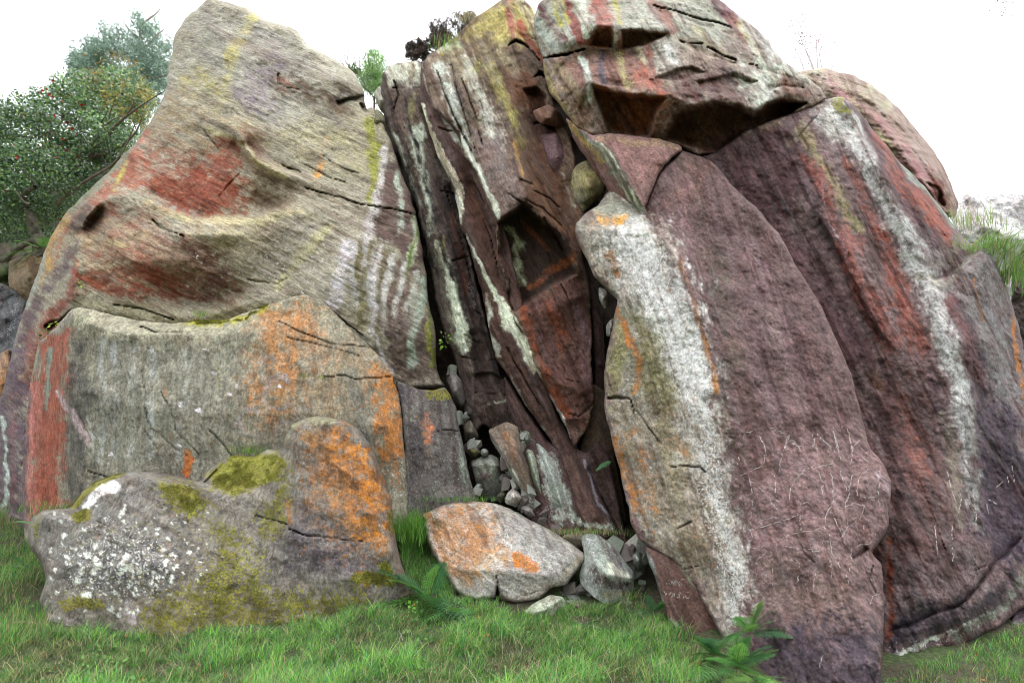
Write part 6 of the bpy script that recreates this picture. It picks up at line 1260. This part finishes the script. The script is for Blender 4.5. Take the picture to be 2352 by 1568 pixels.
# pine behind, haze from the bright sky put into its pale colours
pr = empty('pine_tree', W(330,420,14)); tag(pr, 'hazy pale blue-green pine rising behind the holly against the white sky', 'tree')
PE = [(330,60,34,40,14,.5),(345,100,60,40,14,.7),(275,95,55,45,14,.6),(300,150,90,50,14,.9),(215,130,50,45,14,.6),(230,170,70,45,14,.7),(370,150,45,60,14,.5),(350,200,70,60,14,.7),(260,220,90,50,14,.8),(180,150,22,30,14,.3),(160,230,50,30,14,.5),(110,260,50,30,14,.5),(390,110,22,50,14,.3),(320,32,12,18,14,.2)]
crown(pr, PE, 30000, .13, [(.30,.42,.30),(.22,.34,.24),(.38,.48,.38),(.26,.36,.30)], 111, .16, hollow=.05, thr=.05, fr=2.6, up=.4)
V, Fc = tube([wobble(W(330,430,14), W(318,30,14), .10, .02, 10, .01, 1)]+[wobble(W(322,220-k*26,14), W(322+(-1)**k*(95-k*8),150-k*22,13.8), .04, .008, 7, .06, 60+k) for k in range(7)], 5); child(new_obj('trunk', V, Fc, wood_mat('hazed_pine_bark', (.34,.27,.24), (.45,.38,.33))), pr)
# little conifer in the gap
cr = empty('young_larch', W(858,250,9)); tag(cr, 'feathery light green young tree in the notch right of the pointed buttress', 'tree')
crown(cr, [(862,150,28,30,9,.3),(855,185,34,34,9,.35),(868,215,28,30,9,.3),(840,175,22,20,9,.2),(855,120,12,20,9,.15),(880,160,12,40,9,.2)], 7500, .075, [(.26,.44,.13),(.34,.50,.18),(.18,.34,.12)], 121, .12, hollow=.05, thr=-.1, fr=4, up=.9)
V, Fc = tube([wobble(W(860,262,9), W(862,115,9), .025, .006, 8, .03, 1)]+[wobble(W(861,240-k*15,9), W(861+(-1)**k*32,205-k*14,8.9), .008, .003, 5, .06, 70+k) for k in range(8)], 4); child(new_obj('trunk', V, Fc, M_TWIG), cr)
tw = empty('bare_shrub', W(800,165,9)); tag(tw, 'leafless twiggy shrub on the slope right of the pointed buttress', 'shrub'); g = np.random.default_rng(5); pth = []
for k in range(9):
    a = (800+k*3, 170); b = (765+k*9, 112+abs(k-4)*5); pth.append(wobble(W(*a, 9), W(*b, 9), .010, .003, 8, .06, 80+k))
    for q in range(4):
        t = .4+.15*q; x = a[0]+(b[0]-a[0])*t; y = a[1]+(b[1]-a[1])*t; pth.append(wobble(W(x, y, 9), W(x+g.uniform(-14, 14), y-g.uniform(8, 20), 9), .005, .002, 5, .08, 90+k*5+q))
V, Fc = tube(pth, 4); child(new_obj('branches', V, Fc, M_TWIG), tw)
crown(tw, [(815,165,18,12,9,.2),(905,148,20,8,8.6,.2)], 500, .05, [(.14,.22,.08),(.2,.28,.1)], 122, .4, 'foliage', hollow=.1, thr=-.3)
# heather bushes on top
for lbl, ells, sd in (('round purple-brown heather bush on the rim, larger upper one', [(1005,78,24,22,8.5,.3),(1030,66,26,18,8.5,.3),(1058,58,26,16,8.6,.3),(995,104,22,16,8.4,.2),(1025,95,30,16,8.4,.2),(1050,80,20,14,8.5,.2)], 1), ('small purple heather bush on the rim, left of the larger one', [(948,120,18,16,8.5,.2),(965,112,16,14,8.5,.2),(970,128,16,12,8.4,.15),(955,134,26,8,8.4,.15)], 2), ('thin olive heather strip running up the yellow edge', [(1080,48,22,11,8.7,.2),(1060,58,16,10,8.6,.2)], 3)):
    r = empty('heather_bush', W(ells[0][0], ells[0][1]+ells[0][3], ells[0][4])); tag(r, lbl, 'shrub')
    crown(r, ells, 5200 if sd < 3 else 1500, .05, [(.10,.055,.055),(.07,.05,.05),(.14,.08,.075),(.09,.11,.055),(.17,.13,.10)] if sd < 3 else [(.16,.15,.09),(.22,.17,.12)], 130+sd, .3, 'foliage', hollow=.0, thr=-.05, fr=7, up=.5)
    e0 = ells[0]; V, Fc = tube([wobble(W(e0[0], e0[1]+e0[3]+6, e0[4]), W(e0[0]+dx, e0[1], e0[4]), .012, .004, 5, .08, 140+dx) for dx in (-14, -5, 4, 12)], 4); child(new_obj('stem', V, Fc, M_BARK), r)
# faint birch at the upper right, leaf tones paled to stand for glare
bt = empty('birch_tree', W(1860,170,16)); tag(bt, 'faint leafless birch with sparse tiny leaves behind the capstone, upper right', 'tree'); pth = []; g = np.random.default_rng(9)
for k, (x0, x1, y1) in enumerate([(1868,1828,30),(1872,1850,90),(1890,1880,70),(1850,1815,90),(1905,1925,110),(1880,1860,40)]):
    pth.append(wobble(W(x0, 175, 16), W(x1, y1, 16), .02, .004, 9, .03, 150+k))
    for q in range(7): t = .3+.09*q; x = x0+(x1-x0)*t; y = 175+(y1-175)*t; pth.append(wobble(W(x, y, 16), W(x+g.uniform(-26, 26), y-g.uniform(5, 25), 16), .006, .002, 5, .08, 200+k*9+q))
M_PALE = wood_mat('pale_birch_bark', (.55,.46,.46), (.65,.56,.56)); V, Fc = tube(pth, 4); child(new_obj('branches', V, Fc, M_PALE), bt)
crown(bt, [(1835,65,26,40,16,.4),(1860,110,40,40,16,.4),(1895,110,40,40,16,.4),(1830,110,24,40,16,.3),(1930,150,34,16,16,.3)], 420, .07, [(.5,.4,.42),(.6,.42,.36),(.55,.5,.5)], 141, .6, 'crown', hollow=0, thr=-.2)
hb = empty('overhanging_branch', W(2330,0,6)); tag(hb, 'few small leaves of an overhanging branch in the top right corner', 'branch')
crown(hb, [(2310,5,36,16,6,.3),(2325,28,30,14,6,.2),(2280,30,8,12,6,.1)], 60, .035, [(.34,.28,.34),(.4,.34,.38)], 151, .6, 'leaves', hollow=0, thr=-.4)
V, Fc = tube([wobble(W(2360,-20,6), W(2290,12,6), .008, .002, 6, .05, 1), wobble(W(2370,0,6), W(2300,36,6), .006, .002, 6, .05, 2)], 4); child(new_obj('twigs', V, Fc, M_PALE), hb)

# ================================================================ scratched marks
M_SCR = NB('scratched_stone'); M_SCR.b.inputs['Base Color'].default_value = (.40, .36, .33, 1); M_SCR.b.inputs['Roughness'].default_value = .9; M_SCR = M_SCR.m
def ribbons(key, lines, name, wpx=1.3, dash=.35, seed=0, jit=2.0, lift=.006, mat=None):
    R = ROCK[key]; g = np.random.default_rng(seed); V = []; Q = []
    for ln in lines:
        pts = []
        for q in range(len(ln)-1):
            a, b = ln[q], ln[q+1]; k = max(1, int(math.hypot(b[0]-a[0], b[1]-a[1])/3.5))
            for t in range(k): pts.append((a[0]+(b[0]-a[0])*t/k+g.normal(0, jit*.4), a[1]+(b[1]-a[1])*t/k+g.normal(0, jit*.4)))
        for q in range(len(pts)-1):
            if g.random() < dash: continue
            a = np.array(pts[q]); b = np.array(pts[q+1]); d = b-a; d /= np.linalg.norm(d)+1e-9; nn = np.array([-d[1], d[0]])*wpx*g.uniform(.5, 1.2); 
            j = ((R['X']-a[0])**2+(R['Y']-a[1])**2).argmin(); j2 = ((R['X']-b[0])**2+(R['Y']-b[1])**2).argmin(); k0 = len(V)
            for p, jj in ((a-nn, j), (a+nn, j), (b+nn, j2), (b-nn, j2)): V.append(W(p[0], p[1], R['D'][jj]-lift))
            Q.append((k0, k0+3, k0+2, k0+1))
    o = new_obj(name, np.array(V), (np.array(Q), E3), mat or M_SCR, parent=R['ob'], smooth=False); o.location = -np.array(R['ob'].location); o['kind'] = 'stuff'; return o
# coordinates read off the right-hand slab (crop units -> picture)
cv = lambda pts: [(1693.4+x*.36, 1003.8+y*.36) for x, y in pts]
SL = [cv(l) for l in [
 [(150,0),(178,60),(182,110),(165,165),(150,190),(60,225),(15,248)],[(330,0),(310,40),(290,100),(275,160),(270,230)],[(250,105),(320,80),(380,55),(440,60)],[(330,10),(390,60),(410,100),(430,130)],[(490,0),(500,60),(525,140)],[(520,0),(600,60),(640,110),(665,150)],
 [(630,0),(650,110)],[(720,0),(735,90),(725,150),(725,200)],[(80,265),(90,340),(95,370)],[(90,280),(150,330),(200,380),(230,430),(262,470)],[(240,240),(250,360),(265,420)],[(430,210),(370,270),(340,330),(330,440)],[(520,220),(545,290),(540,370)],
 [(590,220),(615,300),(612,400),(560,520),(545,690)],[(655,200),(680,300),(712,360),(705,430)],[(735,240),(710,340),(690,440),(708,560)],[(830,200),(775,260),(765,360),(820,385),(900,370),(905,300),(890,220)],[(885,215),(925,218)],[(905,400),(935,530)],
 [(690,440),(750,425),(810,430),(780,540)],[(600,470),(640,560),(660,610)],[(95,400),(90,510)],[(150,530),(210,515),(260,505)],[(70,590),(200,560),(330,520),(400,490)],[(270,650),(330,620),(440,600),(540,580),(620,560)],[(100,710),(190,680)],[(310,690),(400,715),(520,725)],
 [(665,640),(700,580),(745,550)],[(660,660),(720,680)],[(760,690),(850,680),(890,600)],[(730,700),(720,860)],[(590,620),(600,700),(600,900)],[(700,880),(712,950)],[(500,860),(480,1000)],[(400,500),(405,600)],[(80,500),(95,660)],[(740,90),(730,60),(790,10)],[(770,100),(860,180)],
 [(450,200),(560,180),(620,160)],[(380,430),(470,410)],[(220,790),(230,970)],[(400,800),(385,930)],[(860,1010),(920,1000)],[(850,1060),(870,1010)],[(640,800),(660,840)],[(120,790),(200,720)],[(820,520),(880,545)],[(800,600),(815,540)],[(10,120),(-10,200)],[(540,1390),(520,1480)]]]
SL += [[(1693+x*.36,470+y*.36) for x, y in l] for l in [[(10,1480),(60,1450),(120,1435)],[(130,1440),(170,1530),(180,1570)],[(215,1425),(260,1445),(330,1470),(320,1500),(380,1530),(430,1550)],[(485,1460),(490,1570)],[(505,1460),(560,1510),(610,1560)],[(610,1415),(640,1560)],[(705,1430),(735,1560)],[(330,1490),(300,1560)]]]
ribbons('J', SL, 'scratch_marks', .7, .30, 1, 3.4); 
SL2 = [cv(l) for l in [[(1340,220),(1360,320),(1400,420)],[(1500,330),(1520,450),(1525,570)],[(1480,420),(1560,480)],[(1600,390),(1660,430)],[(1710,210),(1745,320)],[(1590,420),(1610,500)],[(1420,350),(1430,400),(1400,520)],[(1750,180),(1770,290)],[(1560,400),(1560,460)],[(1640,330),(1700,280)],[(1370,560),(1375,800)],[(1260,560),(1280,760)]]]
ribbons('L', SL2, 'scratch_marks', 1.1, .35, 2)
def letters(txt, x, y, w, h, slope=0.0):
    GL = {'A': [[(0,1),(.5,0),(1,1)],[(.2,.6),(.8,.6)]], 'N': [[(0,1),(0,0),(1,1),(1,0)]], 'E': [[(1,0),(0,0),(0,1),(1,1)],[(0,.5),(.8,.5)]], 'Y': [[(0,0),(.5,.5),(1,0)],[(.5,.5),(.5,1)]], 'O': [[(.5,0),(0,.5),(.5,1),(1,.5),(.5,0)]], 'U': [[(0,0),(0,.8),(.5,1),(1,.8),(1,0)]], 'G': [[(1,.1),(.3,0),(0,.5),(.4,1),(1,.9),(1,.55),(.6,.55)]]}
    r = []
    for k, c in enumerate(txt):
        for l in GL[c]: r.append([(x+k*w*1.35+px*w, y+py*h+slope*k) for px, py in l])
    return r
ribbons('K', letters('ANNE', 1530, 1330, 8.5, 15, 0)+letters('YOUNG', 1525, 1357, 9, 14, .6), 'scratched_letters', .55, .38, 3, .9, lift=.006)
